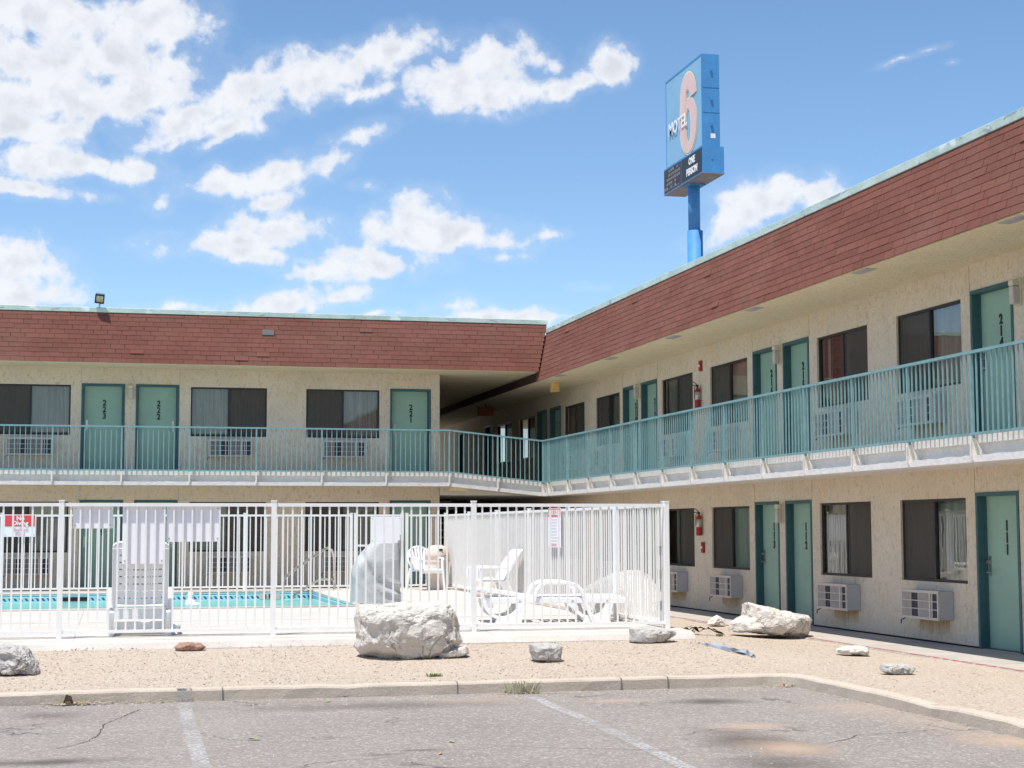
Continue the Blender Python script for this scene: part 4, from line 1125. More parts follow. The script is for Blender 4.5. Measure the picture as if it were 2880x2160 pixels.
def armchair(loc, rz, label):
    """resin armchair, local +y = front"""
    t = thing('plastic_armchair', label, 'armchair', loc, rz, 'white plastic armchairs', local=True)
    ms = MB(); n = 12
    vs = [(-.22, -.2, .42), (.22, -.2, .42), (.25, .25, .44), (-.25, .25, .44), (-.22, -.2, .39), (.22, -.2, .39), (.25, .25, .40), (-.25, .25, .40)]
    ms.add(vs, [(0, 1, 2, 3), (4, 7, 6, 5), (0, 4, 5, 1), (1, 5, 6, 2), (2, 6, 7, 3), (3, 7, 4, 0)]); ms.box(-.25, .25, .23, .27, .35, .43)
    ms.build('seat', M['plastic'], t, bevel=.01)
    for sx in (-1, 1):
        for (y0, y1, zt) in ((.25, .29, .62), (-.2, -.29, .62)):
            ms = MB(); ms.tube([(sx*.25, y0, zt if y0 > 0 else .45), (sx*.27, (y0+y1)/2, .25), (sx*.285, y1, 0)], [.032, .028, .024], 6); ms.build('leg', M['plastic'], t)
        ms = MB(); ms.tube([(sx*.25, .27, .62), (sx*.29, .20, .66), (sx*.29, 0, .67), (sx*.27, -.2, .69), (sx*.25, -.26, .72)], .033, 8, flat=.5); ms.build('armrest', M['plastic'], t, smooth=True)
    # fan back
    ms = MB(); R = .27
    def bkp(x, z): return (x, -.21-(z-.42)*.27, z)
    fr = [(-.2, .42), (-.27, .60)]+[(R*cos(a_)*1.02, .66+.24*sin(a_)) for a_ in [pi-pi*i/14 for i in range(15)]]+[(.27, .60), (.2, .42)]
    ms.tube([bkp(*q) for q in fr], .022, 8)
    ms.box(-.2, .2, -.235, -.2, .42, .50)
    for i in range(7):
        f = (i-3)/3; ms.tube([bkp(.15*f, .48), bkp(.19*f, .68), bkp(.235*f, .66+.235*sqrt(max(0, 1-(.235*f/.275)**2)))], .026, 6, flat=.9)
    ms.build('backrest', M['plastic'], t)
    return t
p = at(1200, 1660, z=DZ); armchair((p.x, p.y+.1, DZ), pi+.35, 'white plastic armchair with fan-shaped back in front of the beige bin, facing the camera')
def highchair(loc, rz, label):
    t = thing('plastic_armchair', label, 'armchair', loc, rz, 'white plastic armchairs', local=True)
    ms = MB(); ms.box(-.25, .25, -.22, .26, .36, .40); ms.build('seat', M['plastic'], t, bevel=.012)
    for sx in (-1, 1):
        ms = MB(); ms.tube([(sx*.26, .29, .60), (sx*.265, .25, .3), (sx*.27, .24, 0)], [.03, .035, .03], 6); ms.build('leg', M['plastic'], t)
        ms = MB(); ms.tube([(sx*.26, -.2, .4), (sx*.265, -.27, .2), (sx*.27, -.36, 0)], [.045, .04, .03], 6); ms.build('leg', M['plastic'], t)
        ms = MB(); ms.tube([(sx*.26, .30, .60), (sx*.28, .1, .61), (sx*.27, -.2, .60)], .035, 8, flat=.6)
        ms.tube([(sx*.26, .33, .6), (sx*.265, .33, .42)], .02, 6); ms.build('armrest', M['plastic'], t)
    ms = MB(); ms.prism([(-.16, .38), (-.22, .38), (-.34, .62), (-.50, .86), (-.52, .92), (-.46, .90), (-.28, .66)], 'x', -.25, .25); ms.build('backrest', M['plastic'], t, bevel=.015)
    return t
p = at(1372, 1695, z=DZ); highchair((p.x+.05, p.y, DZ), pi/2+.12, 'white high-backed plastic armchair in side view, facing left beside the side fence')
# bins
def bin_(loc, label, r, h, dome):
    t = thing('trash_bin', label, 'bin', loc)
    ms = MB(); ms.lathe([(r*.86, 0), (r*.88, .02), (r, h*.62), (r*1.06, h*.63), (r*1.06, h*.67)], loc, 20); ms.build('bin_body', M['plastic_beige'], t, smooth=False)
    if dome:
        ms = MB(); ms.lathe([(r*1.03, h*.67), (r*1.02, h*.80), (r*.93, h*.9), (r*.7, h*.97), (r*.35, h)], loc, 20); ms.build('dome_lid', M['plastic_beige'], t, smooth=True)
        ms = MB(); ms.box(loc[0]-.03, loc[0]+.07, loc[1]-r*1.0, loc[1]-r*.75, loc[2]+h*.88, loc[2]+h*.92); ms.build('lid_slot', M['black'], t)
    return t
p = at(1236, 1659, z=DZ); bin_((p.x, p.y+.25, DZ), 'tall beige domed bin behind the fan-backed armchair', .25, .93, True)
p = at(1393, 1678, z=DZ)
t = thing('planter', 'low beige bell-shaped pot behind the high-backed armchair', 'pot', (p.x-.12, p.y, DZ))
ms = MB(); ms.lathe([(.26, 0), (.25, .08), (.2, .25), (.14, .34), (.05, .37)], (p.x-.12, p.y, DZ), 18); ms.build('pot_body', M['plastic_beige'], t, smooth=True)
# grey cover over the pool lift
def cover():
    c = Vector((4.42, 28.25, DZ)); t = thing('pool_lift_cover', 'grey wrinkled fabric cover draped over the pool lift at the pool corner', 'cover', tuple(c))
    ms = MB(); n = 72; rows = 44; vs = []; fs = []
    def shape(v, a):
        # plan ellipse, top slopes down to the left (-x)
        base = Vector((.42*cos(a), .30*sin(a)))
        e = abs(cos(a))**.55*(1 if cos(a) > 0 else -1); g = abs(sin(a))**.6*(1 if sin(a) > 0 else -1)
        x = .42*e; y = .30*g
        top = 1.04
        k = v
        zz = top*k
        # left side curves in toward the top
        xl = -.42+.34*max(0, (k-.45)/.55)**1.9
        xr = .40-.02*k
        x = xl+(xr-xl)*((e+1)/2); y *= 1-.25*max(0, k-.7)/.3
        return Vector((x, y, zz))
    for r in range(rows+1):
        v = r/rows
        for i in range(n):
            a = 2*pi*i/n; q = shape(v, a)
            w = .0
            # hanging folds fanning from the top
            th_ = atan2(q.x-.10, 1.10-q.z)                      # folds fan out from the top
            w += .016*abs(sin(th_*5.5+.4*sin(q.y*6)))*min(1, (1.1-q.z)*1.6)
            w += .009*sin(a*11+3*v)*(1-v)
            if sin(a) < 0:
                d = sqrt((q.x-.42)**2+(q.z-.95)**2)             # slack swags sagging towards the lower left
                for d0, amp in ((.62, .035), (.80, .045), (.97, .03)):
                    w += amp*math.exp(-((d-d0-.02*sin(th_*4))/.035)**2)*(.6+.4*sin(th_*2))
                w -= .05*math.exp(-((d-.71)/.05)**2)*(1 if q.x < .1 else .3)
            nn = Vector((q.x, q.y, 0)).normalized() if q.xy.length > .01 else Vector((0, 0, 1))
            q = q+nn*w
            q.z += .012*sin(a*5)*(1 if r == 0 else 0)
            vs.append(tuple(c+q))
    for r in range(rows):
        for i in range(n): fs.append((r*n+i, r*n+(i+1) % n, (r+1)*n+(i+1) % n, (r+1)*n+i))
    m = len(vs); tp = [Vector(vs[rows*n+i]) for i in range(n)]; cc = sum(tp, Vector())/n
    for k in (.6, .25):
        o = len(vs)
        for q in tp: vs.append(tuple(cc+(q-cc)*k+Vector((0, 0, .012*(1-k)))))
        b = o-n if k == .25 else rows*n
        for i in range(n): fs.append((b+i, b+(i+1) % n, o+(i+1) % n, o+i))
    vs.append(tuple(cc+Vector((0, 0, .012)))); L = len(vs)-1
    for i in range(n): fs.append((L-n+i, L-n+(i+1) % n, L))
    ms.add(vs, fs); ms.build('cover_fabric', M['cover'], t, smooth=True)
    ms = MB(); ms.box(c.x+.25, c.x+.43, c.y-.1, c.y+.2, DZ, DZ+.04); ms.build('lift_base', M['black'], t)
cover()
# ---------------------------------------------------------------- rocks
def rock(name, label, cat, loc, outline, depth, seed, mat, rz=0, sub=5, rough=.06, cuts=9, group=None, tilt=0):
    """outline: silhouette (x,z) in metres about the origin on the ground, front view"""
    bm = bmesh.new(); bmesh.ops.create_icosphere(bm, subdivisions=sub, radius=1)
    n = len(outline); cx = sum(p[0] for p in outline)/n; cz = sum(p[1] for p in outline)/n
    pol = sorted([(atan2(p[1]-cz, p[0]-cx), sqrt((p[0]-cx)**2+(p[1]-cz)**2)) for p in outline])
    segs = [(Vector((outline[i][0]-cx, outline[i][1]-cz)), Vector((outline[(i+1) % n][0]-cx, outline[(i+1) % n][1]-cz))) for i in range(n)]
    def R(a):
        d = Vector((cos(a), sin(a))); best = 0
        for p, q in segs:
            e = q-p; den = d.x*e.y-d.y*e.x
            if abs(den) < 1e-9: continue
            t = (p.x*e.y-p.y*e.x)/den; u = (p.x*d.y-p.y*d.x)/den
            if t > 0 and -1e-6 <= u <= 1+1e-6: best = max(best, t)
        return best if best else .1
    rnd = random.Random(seed); so = Vector((seed*3.1, seed*1.7, seed*.9))
    size = max(p[0] for p in outline)-min(p[0] for p in outline)
    planes = []
    for k in range(cuts*3):
        a = rnd.uniform(-pi, pi); e = rnd.uniform(-.45, .9)
        planes.append((Vector((cos(a)*cos(e)*.75, -abs(sin(a)*cos(e)) if rnd.random() < .8 else abs(sin(a)*cos(e)), sin(e))).normalized(), rnd.uniform(.80, .95)))
    for v in bm.verts:
        c = v.co.copy()
        for nrm, dd in planes:
            s_ = c.dot(nrm)
            if s_ > dd: c -= nrm*(s_-dd)*1.0
        v.co = c
    for v in bm.verts:
        c = v.co; rho = min(1, sqrt(c.x*c.x+c.z*c.z)); a = atan2(c.z, c.x)
        yy = c.y
        rr = R(a)*(rho**.62 if rho > 0 else 0)*1.03
        # keep the silhouette where the sphere grazes, squarer section
        q = Vector((cx+cos(a)*rr*min(1.06, 1/max(.75, c.length)), yy*depth, cz+sin(a)*rr*min(1.06, 1/max(.75, c.length))))
        d1 = mnoise.fractal(q*(2.2/size)*1.0+so, .9, 2.1, 5)
        d2 = mnoise.fractal(q*(8/size)+so, .7, 2.2, 5)-.6*abs(mnoise.noise(q*(3.3/size)+so*2))
        nn = c.normalized()
        q += Vector((nn.x, nn.y*1.2, nn.z))*(d1*rough*size*.55+d2*rough*size*.34-abs(mnoise.noise(q*(5/size)+so))*rough*size*.5)
        v.co = q
    me = bpy.data.meshes.new(name); bm.to_mesh(me); bm.free(); me.materials.append(mat)
    for p in me.polygons: p.use_smooth = True
    o = bpy.data.objects.new(name, me); COL.objects.link(o); o.location = loc; o.rotation_euler = (0, tilt, rz)
    try: me.set_sharp_from_angle(angle=radians(24))
    except Exception: pass
    return tag(o, label, cat, group)
def rockpx(label, pts, base, depth, seed, mat, name='rock', cat='rock', zc=None, **k):
    """pts: outline in photo pixels, turned into metres on the vertical plane through the rock's foot"""
    g = at(base[0], base[1], z=zc) if zc is not None else gat(*base)
    Y = g.y+depth*.55
    out = [at(x, y, Y=Y) for x, y in pts]; cx = sum(p.x for p in out)/len(out)
    z0 = min(g.z, gh(cx, Y))-.01 if zc is None else g.z-.02
    return rock(name, label, cat, (cx, Y, z0-.02), [(p.x-cx, p.z-z0+.02) for p in out], depth, seed, mat, **k)
c6 = lambda x, y: (700+x*.36166, 1350+y*.36166)
rockpx('largest pale cream boulder in front of the pool fence, taller than its neighbours', [c6(*p) for p in ((838, 1290), (850, 1050), (885, 985), (1100, 972), (1310, 965), (1400, 945), (1480, 935), (1545, 960), (1610, 1050), (1660, 1150), (1690, 1265), (1560, 1330), (1400, 1360), (1210, 1400), (1060, 1380), (900, 1345))],
       c6(1210, 1395), .42, 4, M['rock'], name='boulder', cat='boulder', rough=.06, cuts=12, sub=6)
rockpx('thin flat pale slab of rock leaning against the right foot of the largest boulder', [c6(*p) for p in ((1445, 1345), (1600, 1300), (1690, 1290), (1715, 1350), (1640, 1375), (1490, 1390))], c6(1600, 1385), .16, 9, M['rock'], rough=.03, sub=4)
g6 = lambda x, y: (x*.36166, 1350+y*.36166)
rockpx('grey craggy boulder with dark red patches cut off by the left picture edge', [g6(*p) for p in ((-120, 1290), (0, 1275), (140, 1285), (225, 1330), (285, 1410), (310, 1470), (300, 1505), (150, 1520), (0, 1505), (-150, 1500))], g6(120, 1518), .38, 12, M['rock_grey'], name='boulder', cat='boulder', rough=.09, cuts=12, sub=6)
rockpx('flat reddish brown rock on the gravel below the raised lounger', [g6(*p) for p in ((1355, 1300), (1400, 1265), (1560, 1265), (1600, 1295), (1580, 1318), (1470, 1332), (1370, 1325))], g6(1470, 1330), .15, 21, M['rock_red'], rough=.085, sub=5)
c7 = lambda x, y: (1300+x*.36166, 1350+y*.36166)
rockpx('squarish grey-white rock on the gravel right of the largest boulder', [c7(*p) for p in ((520, 1275), (640, 1268), (745, 1275), (772, 1300), (765, 1420), (660, 1415), (560, 1395), (535, 1340))], c7(660, 1420), .15, 31, M['rock_grey'], rough=.05, sub=5)
rockpx('tilted wedge-shaped rock at the foot of the fence corner post', [c7(*p) for p in ((1308, 1150), (1450, 1140), (1640, 1165), (1665, 1185), (1600, 1240), (1520, 1265), (1400, 1272), (1310, 1255))], c7(1400, 1272), .2, 41, M['rock_grey'], rough=.05)
c5 = lambda x, y: (1960+x*.15371, 1660+y*.15371)
rockpx('big pale pointed boulder in front of doors 113 and 112', [c5(*p) for p in ((590, 760), (600, 600), (740, 500), (830, 470), (880, 235), (970, 230), (1150, 270), (1300, 315), (1500, 365), (1620, 370), (1800, 430), (2000, 465), (2055, 540), (2040, 620), (2055, 740), (1990, 850), (1850, 890), (1700, 880), (1400, 840), (1000, 790))],
       c5(1700, 890), .45, 52, M['rock'], name='boulder', cat='boulder', rough=.05, cuts=8, sub=6)
rockpx('small bright white rock on the gravel edge left of the big pointed boulder', [c5(*p) for p in ((200, 620), (260, 530), (370, 460), (480, 520), (500, 600), (490, 670), (380, 660), (250, 640))], c5(380, 668), .14, 61, M['rock_white'], rough=.085, sub=5)
c8 = lambda x, y: (2080+x*.36166, 1300+y*.36166)
rockpx('flat white rock on the gravel below the air conditioner left of door 111', [c8(*p) for p in ((750, 1455), (820, 1430), (960, 1425), (985, 1445), (998, 1510), (960, 1510), (860, 1490), (760, 1485))], c8(900, 1508), .17, 71, M['rock_white'], rough=.085, sub=5)
rockpx('small grey-white rock nearest the curb at the right', [c8(*p) for p in ((1105, 1575), (1180, 1562), (1300, 1570), (1350, 1600), (1325, 1645), (1280, 1655), (1180, 1650), (1105, 1625))], c8(1230, 1655), .13, 81, M['rock_grey'], rough=.085, sub=5)
# rocks behind the far fence and outside side fence
rockpx('pale tan block of rock behind the far fence, left one of a touching pair', [g6(*p) for p in ((505, 840), (515, 700), (670, 695), (685, 740), (640, 850))], g6(580, 850), .3, 91, M['rock_tan'], zc=.17, rough=.085, sub=5)
rockpx('pale block of rock behind the far fence, right one of a touching pair', [g6(*p) for p in ((640, 850), (690, 710), (790, 690), (825, 710), (830, 840), (720, 855))], g6(730, 850), .3, 95, M['rock'], zc=.17, rough=.085, sub=5)
rockpx('low rounded pale rock behind the far fence below an air conditioner', [g6(*p) for p in ((1600, 835), (1610, 800), (1690, 790), (1710, 830), (1650, 840))], g6(1650, 838), .2, 99, M['rock_tan'], zc=.17, rough=.085, sub=5)
rockpx('pale squarish rock behind the far fence beside the pool handrail', [c6(*p) for p in ((350, 840), (355, 785), (450, 780), (460, 800), (440, 845))], c6(400, 843), .2, 103, M['rock'], zc=.17, rough=.085, sub=5)
rockpx('orange-brown rock at the red edge behind the far fence', [c6(*p) for p in ((735, 855), (745, 825), (790, 825), (800, 850))], c6(770, 856), .12, 105, M['rock_red'], zc=.17, rough=.04, sub=3)
o = rock('boulder', 'large white pyramid-shaped boulder seen through the side fence bars', 'boulder', (7.95, 25.1, .03), [(-1.35, 0), (-1.3, .3), (-.8, .55), (-.35, .82), (0, .87), (.5, .78), (1.2, .62), (2.1, .42), (2.2, 0)], .45, 111, M['rock_white'], rz=pi/2, rough=.04, sub=5)
# shed bark / tarp / strip
p = gat(1935, 1782)
ms = MB(); r_ = random.Random(9)
for k in range(7):
    q = [(p.x+r_.uniform(-.22, .30), p.y+r_.uniform(-.15, .25)) for _ in range(1)][0]; l = r_.uniform(.15, .32); a = r_.uniform(-.4, .5); w = r_.uniform(.03, .07)
    z0 = gh(*q)+.01; n = 6; vs = []
    for i in range(n+1):
        s_ = i/n*l; zz = z0+.03+.05*sin(i/n*pi*1.3+k)*r_.uniform(.6, 1); ww = w*(1-abs(i/n-.5)*1.2)+.008
        vs += [(q[0]+cos(a)*s_-sin(a)*ww, q[1]+sin(a)*s_+cos(a)*ww, zz), (q[0]+cos(a)*s_+sin(a)*ww, q[1]+sin(a)*s_-cos(a)*ww, zz+.03*r_.random())]
    ms.add(vs, [(2*i, 2*i+1, 2*i+3, 2*i+2) for i in range(n)])
tag(ms.build('bark_pile', M['brownwood']), 'curled dark dry bark pieces on the gravel right of the fence corner', 'dry bark')
ms = MB(); pts = [(1965, 1812), (1985, 1815), (2010, 1822), (2040, 1830), (2070, 1838), (2100, 1842), (2118, 1850)]; vs = []; m_ = 6
for i, q in enumerate(pts):
    g = gat(*q)
    w = [.03, .06, .09, .10, .12, .10, .05][i]
    for j in range(m_+1):
        a = pi*j/m_; vs.append((g.x+.25*w*cos(a), g.y-w*cos(a), g.z+.008+w*.45*sin(a)+.012*sin(i*2+j)))
ms.add(vs, [(i*(m_+1)+j, i*(m_+1)+j+1, (i+1)*(m_+1)+j+1, (i+1)*(m_+1)+j) for i in range(len(pts)-1) for j in range(m_)])
tag(ms.build('rubber_strip', M['tarp'], smooth=True), 'long grey-blue curled strip of sheeting lying on the gravel at right', 'strip')
# ---------------------------------------------------------------- litter, weeds
def leaf(ms, x, y, z, s, a, tl=.3):
    c, s_ = cos(a), sin(a); pr = [(-1, 0, 0), (-.3, .42, .25), (.5, .35, .1), (1, 0, .3), (.4, -.4, .15), (-.4, -.38, .3)]
    vs = [(x+(u*c-v*s_)*s, y+(u*s_+v*c)*s, z+w*s*tl*3*.6+.003) for u, v, w in pr]
    ms.add(vs, [(0, 1, 2), (0, 2, 3), (0, 3, 4), (0, 4, 5)])
def litter(name, label, spots, mats, kind=True):
    for mi, mt in enumerate(mats):
        ms = MB(); r_ = random.Random(hash(label) % 1000+mi if False else len(label)*7+mi)
        for (x, y, rx, ry, n, z, s) in spots:
            for _ in range(n):
                px_, py_ = x+r_.gauss(0, rx), y+r_.gauss(0, ry)
                zz = z if z is not None else gh(px_, py_)+.004
                leaf(ms, px_, py_, zz+abs(r_.gauss(0, .012)), r_.uniform(.5, 1)*s, r_.uniform(0, 6.3))
        o = ms.build(name, mt); o['kind'] = 'stuff'; o['label'] = label
def K(px_, py_): q = at(px_, py_, z=-.1); return q
k1 = K(215, 1975); k2 = K(410, 1972); k3 = K(2223, 1932); k4 = K(1465, 1950)
litter('leaf_litter', 'dry yellow leaves gathered along the foot of the kerb', [(k1.x, 16.12, .16, .04, 60, -.095, .032), (k2.x, 16.13, .2, .03, 30, -.095, .022), (k3.x-.05, 16.08, .08, .05, 22, -.095, .026), (k4.x, 16.1, .18, .04, 30, -.095, .022), (.0, 16.14, 2.5, .03, 40, -.096, .015), (6.85, 13.8, .03, 1.0, 30, -.096, .02)], [M['leaf_y'], M['weed']])
litter('leaf_litter', 'orange-yellow dry grass bits along the front edge of the pool deck', [(-.6, 19.5, .5, .05, 160, None, .018), (.9, 19.48, 1.3, .06, 170, None, .016), (2.6, 19.5, .5, .05, 60, None, .016), (5.2, 19.48, 1.1, .05, 100, None, .015)], [M['leaf_y']])
for (px_, py_, s, mt, l) in ((715, 2082, .055, 'leaf_g', 'pale green fallen leaf on the asphalt in the left middle'), (1238, 2122, .04, 'leaf_y', 'orange-brown fallen leaf on the asphalt near the bottom middle'), (1270, 2088, .04, 'leaf_g', 'thin green fallen leaf on the asphalt left of the second painted line'), (920, 1976, .045, 'leaf_g', 'green fallen leaf beside the kerb stain'), (1728, 2000, .0, 'leaf_y', '')):
    if not l: continue
    q = at(px_, py_, z=-.1); ms = MB(); leaf(ms, 0, 0, 0, s, 1.0+px_, .5); o = ms.build('fallen_leaf', M[mt]); o.location = (q.x, q.y, -.097); tag(o, l, 'leaf', 'fallen leaves on the asphalt')
q = K(628, 1966); ms = MB(); ms.prism([(q.x-.13, -.094), (q.x+.14, -.075), (q.x+.15, -.067), (q.x-.12, -.084)], 'y', q.y-.01, q.y+.015)
tag(ms.build('white_stick', M['sign_white']), 'thin white stick lying against the kerb', 'stick')
q = K(196, 1966); ms = MB(); ms.prism([(q.x-.05, -.09), (q.x+.05, -.09), (q.x+.03, -.02), (q.x-.02, .0)], 'y', 16.1, 16.14); tag(ms.build('bark_chip', M['brownwood']), 'dark piece of bark standing in the leaves by the kerb at left', 'bark')
def tuft(name, label, cat, x, y, z, n, h, r, mt, seed=1):
    ms = MB(); r_ = random.Random(seed)
    for _ in range(n):
        a = r_.uniform(0, 6.3); b = r_.uniform(0, r); hh = h*r_.uniform(.4, 1); ln = r_.uniform(.2, 1.0)*hh; w = .003+r_.random()*.004
        bx_, by_ = x+cos(a)*b, y+sin(a)*b*.5; dx_, dy_ = cos(a)*ln*.7, sin(a)*ln*.5
        ms.add([(bx_-w, by_, z), (bx_+w, by_, z), (bx_+dx_*.5+w, by_+dy_*.5, z+hh*.6), (bx_+dx_*.5-w, by_+dy_*.5, z+hh*.6), (bx_+dx_, by_+dy_, z+hh)], [(0, 1, 2, 3), (3, 2, 4)])
        if r_.random() < .5: leaf(ms, bx_+dx_*.8, by_+dy_*.8, z+hh*.8, .012, a)
    return tag(ms.build(name, M[mt]), label, cat)
q = K(1468, 1950); tuft('weed', 'grey-green dry weed growing at the kerb in the middle', 'weed', q.x, 16.12, -.1, 75, .15, .19, 'weed', 3)
for (px_, py_, l, n, r, h) in ((1222, 1903, 'small green grass tuft on the gravel just behind the kerb', 60, .09, .04), (817, 1797, 'green grass tuft at the deck edge left of the largest boulder', 70, .11, .05), (2024, 1790, 'tiny green tuft on the gravel left of the big pointed boulder', 30, .05, .05), (1650, 1742, 'green weed by the legs of the flat lounger', 30, .06, .06)):
    q = gat(px_, py_)
    tuft('grass_tuft', l, 'grass', q.x, q.y, max(gh(q.x, q.y), DZ if 'lounger' in l else -1), n, h, r, 'grass', px_)
q = at(1450, 1680, X=7.35)
tuft('dry_shrub', 'thin dry shrub standing outside the side fence behind the flat lounger', 'shrub', 7.25, q.y, .1, 160, .75, .12, 'weed', 8)
# extra small stones: scattered larger pebbles as stuff
ms = MB(); r_ = random.Random(12)
for _ in range(2600):
    x = r_.uniform(-2.2, 9.4); y = r_.uniform(16.4, 19.5) if x < 6.9 else r_.uniform(9, 24)
    s = r_.uniform(.006, .014); z = gh(x, y)
    h_ = [(x+s*cos(a_+x)*r_.uniform(.7, 1.2), y+s*sin(a_+x)*r_.uniform(.7, 1.2)) for a_ in (0, 1.3, 2.5, 3.8, 5.1)]
    ms.add([(a_, b_, z-.003) for a_, b_ in h_]+[((a_-x)*.6+x, (b_-y)*.6+y, z+s*.7) for a_, b_ in h_], [(0, 1, 6, 5), (1, 2, 7, 6), (2, 3, 8, 7), (3, 4, 9, 8), (4, 0, 5, 9), (5, 6, 7, 8, 9)])
o = ms.build('loose_stones', M['gravel']); o['kind'] = 'stuff'
ms = MB()
for _ in range(500):
    x = r_.uniform(-2, 6.7); y = 16.15-abs(r_.gauss(0, .25)) if r_.random() < .75 else r_.uniform(9, 16)
    s = r_.uniform(.004, .011); z = -.1
    h_ = [(x+s*cos(a_+x), y+s*sin(a_+x)) for a_ in (0, 1.3, 2.5, 3.8, 5.1)]
    ms.add([(a_, b_, z) for a_, b_ in h_]+[(x, y, z+s)], [(i, (i+1) % 5, 5) for i in range(5)])
o = ms.build('grit', M['gravel']); o['kind'] = 'stuff'
# ---------------------------------------------------------------- sun, sky, clouds
SUN = Vector((-.25, -.22, 1)).normalized()      # towards the sun
el = math.asin(SUN.z); az = atan2(SUN.x, SUN.y)
ld = bpy.data.lights.new('sun', 'SUN'); ld.energy = 4.2; ld.angle = radians(.53); ld.color = (1, .955, .89)
lo = bpy.data.objects.new('sun', ld); COL.objects.link(lo); lo.rotation_euler = SUN.to_track_quat('Z', 'Y').to_euler(); lo.location = (-5, -5, 30)
w = bpy.data.worlds.new('World'); SC.world = w; w.use_nodes = True
t = NT(w)
sky = t.n('ShaderNodeTexSky', sky_type='NISHITA'); sky.sun_disc = False; sky.sun_elevation = el; sky.sun_rotation = az; sky.altitude = 1500; sky.air_density = 1.0; sky.dust_density = .6; sky.ozone_density = 1.6
KF = 30.0
B = [(110, 40, 190, 55, 0), (330, 45, 100, 60, 0), (50, 130, 120, 50, 0), (240, 130, 150, 60, 0), (330, 190, 110, 60, -10), (110, 215, 190, 45, -5), (40, 265, 110, 40, 0), (110, 280, 90, 22, -10), (70, 335, 110, 42, 0), (190, 350, 120, 24, 5), (70, 405, 100, 17, 3),
     (420, 255, 110, 34, -22), (540, 200, 130, 52, -22), (690, 165, 130, 45, -12), (850, 115, 90, 38, -14), (500, 275, 60, 22, 0), (800, 195, 70, 14, -12), (470, 312, 42, 14, -25), (375, 310, 38, 12, -20),
     (960, 170, 68, 50, 0), (1070, 140, 80, 50, 0), (1060, 195, 110, 42, 0), (1050, 240, 35, 14, 0), (1235, 185, 70, 24, -18), (1315, 140, 42, 38, -15), (1190, 140, 30, 16, 0),
     (480, 398, 110, 26, -8), (620, 370, 80, 28, -22), (710, 345, 46, 26, -25), (342, 437, 26, 22, 0), (585, 430, 46, 16, -15), (420, 405, 40, 22, 0),
     (520, 520, 150, 26, -3), (600, 490, 85, 32, 0), (550, 550, 70, 20, 8), (670, 480, 40, 18, 0),
     (900, 465, 62, 46, 0), (880, 500, 80, 38, 0), (980, 505, 110, 34, 0), (1080, 515, 70, 22, 0), (1180, 503, 45, 13, -8), (1090, 550, 55, 15, 0), (970, 575, 28, 11, 0),
     (790, 570, 115, 30, 0), (760, 545, 60, 18, 0), (680, 590, 70, 14, 0), (775, 515, 26, 16, 0),
     (45, 570, 72, 46, 0), (40, 625, 100, 40, 0), (140, 648, 45, 14, 0), (620, 650, 100, 22, -6), (720, 640, 80, 14, -10), (495, 640, 36, 10, 0), (370, 660, 80, 12, 0),
     (985, 668, 50, 24, 0), (1080, 690, 120, 18, 0), (1220, 685, 60, 10, 0), (1275, 612, 44, 10, 0), (820, 678, 60, 8, 0),
     (1660, 430, 90, 42, -8), (1590, 480, 85, 36, -30), (1770, 425, 80, 32, 15), (1560, 515, 60, 18, -15), (1480, 497, 34, 12, 0), (1850, 425, 40, 14, 0),
     (1955, 125, 58, 9, -14), (2010, 105, 40, 9, -10), (2058, 133, 14, 9, 0), (785, 395, 32, 15, 0), (780, 285, 55, 22, -15), (730, 272, 30, 10, -15), (890, 260, 20, 10, 0), (955, 270, 22, 11, 0), (765, 440, 20, 8, 0), (240, 278, 20, 8, 0), (225, 508, 18, 9, 0), (265, 525, 28, 7, 0), (1290, 505, 14, 8, 0), (1340, 525, 10, 8, 0)]
skyc = t.n('ShaderNodeHueSaturation', i_Hue=.4975, i_Saturation=1.10, i_Value=1.0, i_Color=sky.outputs[0]).outputs[0]
bg = t.n('ShaderNodeBackground', i_Strength=.125); t.l(skyc, bg.inputs['Color'])
wo = t.n('ShaderNodeOutputWorld'); t.l(bg.outputs[0], wo.inputs[0])
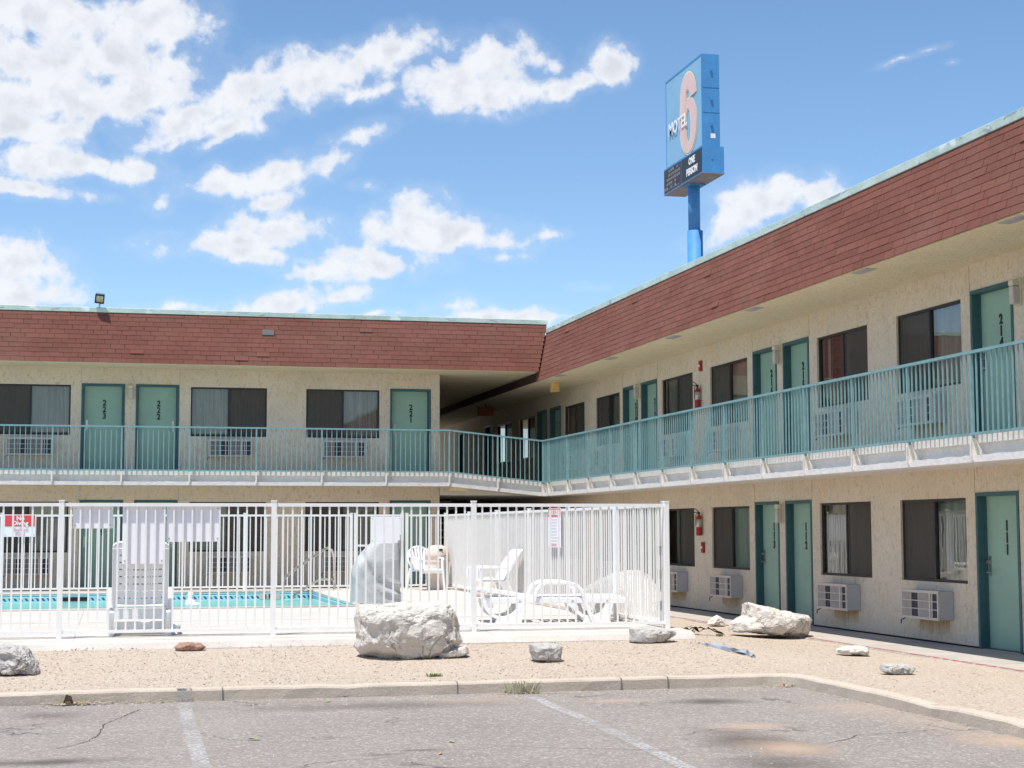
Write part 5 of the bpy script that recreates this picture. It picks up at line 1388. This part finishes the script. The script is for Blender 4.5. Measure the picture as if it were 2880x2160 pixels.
def cloud_dome():
    import numpy as np
    a0, a1, e0, e1 = radians(-8), radians(35), radians(-1.5), radians(21)
    na, ne = 470, 250
    A_ = np.linspace(a0, a1, na); E_ = np.linspace(e0, e1, ne)
    AA, EE = np.meshgrid(A_, E_)
    U = (AA*KF).ravel(); V = (EE*KF).ravel()
    wu = np.empty(len(U)); wv_ = np.empty(len(U))
    for i in range(len(U)):
        q = Vector((U[i]*.9, V[i]*.9, 3.3)); wu[i] = mnoise.fractal(q, 1.0, 2.0, 3); wv_[i] = mnoise.fractal(q+Vector((9, 5, 2)), 1.0, 2.0, 3)
    Uw = U+wu*.12; Vw = V+wv_*.10
    acc = np.zeros(len(U)); hard = 9.0
    for (cx, cy, rx, ry, rot) in B:
        if rx*ry < 420 and not (cx > 1900 and cy < 140): continue
        d = ray(cx*1.30199, cy*1.30199).normalized(); e_ = math.asin(d.z); a_ = atan2(d.x, d.y)*KF; k = KF/3555.*(1.34 if rx*ry > 1300 else 1.75)
        c_, s_ = cos(radians(rot)), sin(radians(rot))
        du = (Uw-a_); dv = -(Vw-e_*KF)      # image-like axes, y down
        p_ = (du*c_+dv*s_)/(rx*k/cos(e_)); q_ = (-du*s_+dv*c_)/(ry*k)
        # flatter bases: falloff is faster under the middle
        q_ = np.where(q_ > 0, q_*1.12, q_)
        v = 1-np.sqrt(p_*p_+q_*q_)-(.52 if rx*ry < 700 else .36 if rx*ry < 1300 else 0)
        acc += np.exp(hard*np.clip(v, -1.2, 2))
    dens = np.log(acc)/hard
    R_ = 2000.
    co = np.stack([R_*np.cos(EE)*np.sin(AA), R_*np.cos(EE)*np.cos(AA), R_*np.sin(EE)], -1).reshape(-1, 3)
    keep = dens > -.75
    me = bpy.data.meshes.new('clouds'); fs = []
    K_ = keep.reshape(ne, na)
    q4 = K_[:-1, :-1] | K_[1:, :-1] | K_[:-1, 1:] | K_[1:, 1:]
    jj, ii = np.nonzero(q4)
    fs = np.stack([jj*na+ii, jj*na+ii+1, (jj+1)*na+ii+1, (jj+1)*na+ii], -1)
    used = np.unique(fs); remap = -np.ones(len(U), int); remap[used] = np.arange(len(used))
    me.from_pydata(co[used].tolist(), [], remap[fs].tolist())
    at1 = me.attributes.new('dens', 'FLOAT', 'POINT'); at1.data.foreach_set('value', dens[used].astype(np.float32))
    uvc = np.stack([U, V, U*0], -1)[used].astype(np.float32).ravel()
    at2 = me.attributes.new('cuv', 'FLOAT_VECTOR', 'POINT'); at2.data.foreach_set('vector', uvc)
    for p in me.polygons: p.use_smooth = True
    m, t = newmat('cloud_vapour')
    dn = t.n('ShaderNodeAttribute', attribute_name='dens').outputs['Fac']; uv = t.n('ShaderNodeAttribute', attribute_name='cuv').outputs['Vector']
    f1 = t.n('ShaderNodeTexNoise', i_Vector=uv, i_Scale=1.25, i_Detail=8., i_Roughness=.54, i_Distortion=.3).outputs['Fac']
    f2 = t.n('ShaderNodeTexNoise', i_Vector=uv, i_Scale=4.2, i_Detail=6., i_Roughness=.55).outputs['Fac']
    nz = t.math('ADD', t.math('MULTIPLY', t.math('SUBTRACT', f1, .5), 3.5), t.math('MULTIPLY', t.math('SUBTRACT', f2, .5), 1.25))
    dd = t.math('ADD', t.math('MULTIPLY', dn, 1.6), nz)
    soft = t.n('ShaderNodeMapRange', interpolation_type='SMOOTHSTEP', i_0=dd, i_1=-.12, i_2=.90).outputs[0]
    veil = t.n('ShaderNodeMapRange', interpolation_type='SMOOTHSTEP', i_0=dd, i_1=-1.0, i_2=.5).outputs[0]
    soft = t.math('MAXIMUM', soft, t.math('MULTIPLY', veil, .15))
    gate = t.ramp(dn, -.6, -.2)
    alpha = t.math('MULTIPLY', t.math('MULTIPLY', soft, gate), .96)
    core = t.ramp(dd, .35, 1.6)
    sh = t.n('ShaderNodeMapRange', interpolation_type='SMOOTHSTEP', i_0=t.n('ShaderNodeTexNoise', i_Vector=t.n('ShaderNodeMapping', i_Vector=uv, i_Location=(0, -.18, 0)).outputs[0], i_Scale=1.9, i_Detail=6., i_Roughness=.5).outputs['Fac'], i_1=.38, i_2=.62).outputs[0]
    c = t.mix(t.math('MULTIPLY', sh, core), (.66, .675, .71), (.53, .545, .59))
    em = t.n('ShaderNodeEmission', i_Strength=1.0); t.l(c, em.inputs[0])
    tr = t.n('ShaderNodeBsdfTransparent'); mx = t.n('ShaderNodeMixShader', i_0=alpha); t.l(tr.outputs[0], mx.inputs[1]); t.l(em.outputs[0], mx.inputs[2])
    o_ = t.n('ShaderNodeOutputMaterial'); t.l(mx.outputs[0], o_.inputs[0])
    try: m.cycles.emission_sampling = 'NONE'
    except Exception: pass
    me.materials.append(m)
    o = bpy.data.objects.new('clouds', me); COL.objects.link(o); o['kind'] = 'structure'
cloud_dome()
w.cycles.sampling_method = 'MANUAL'; w.cycles.sample_map_resolution = 512
SC.cycles.max_bounces = 8; SC.cycles.transparent_max_bounces = 12
for o in bpy.data.objects:
    if '_local' in o: del o['_local']
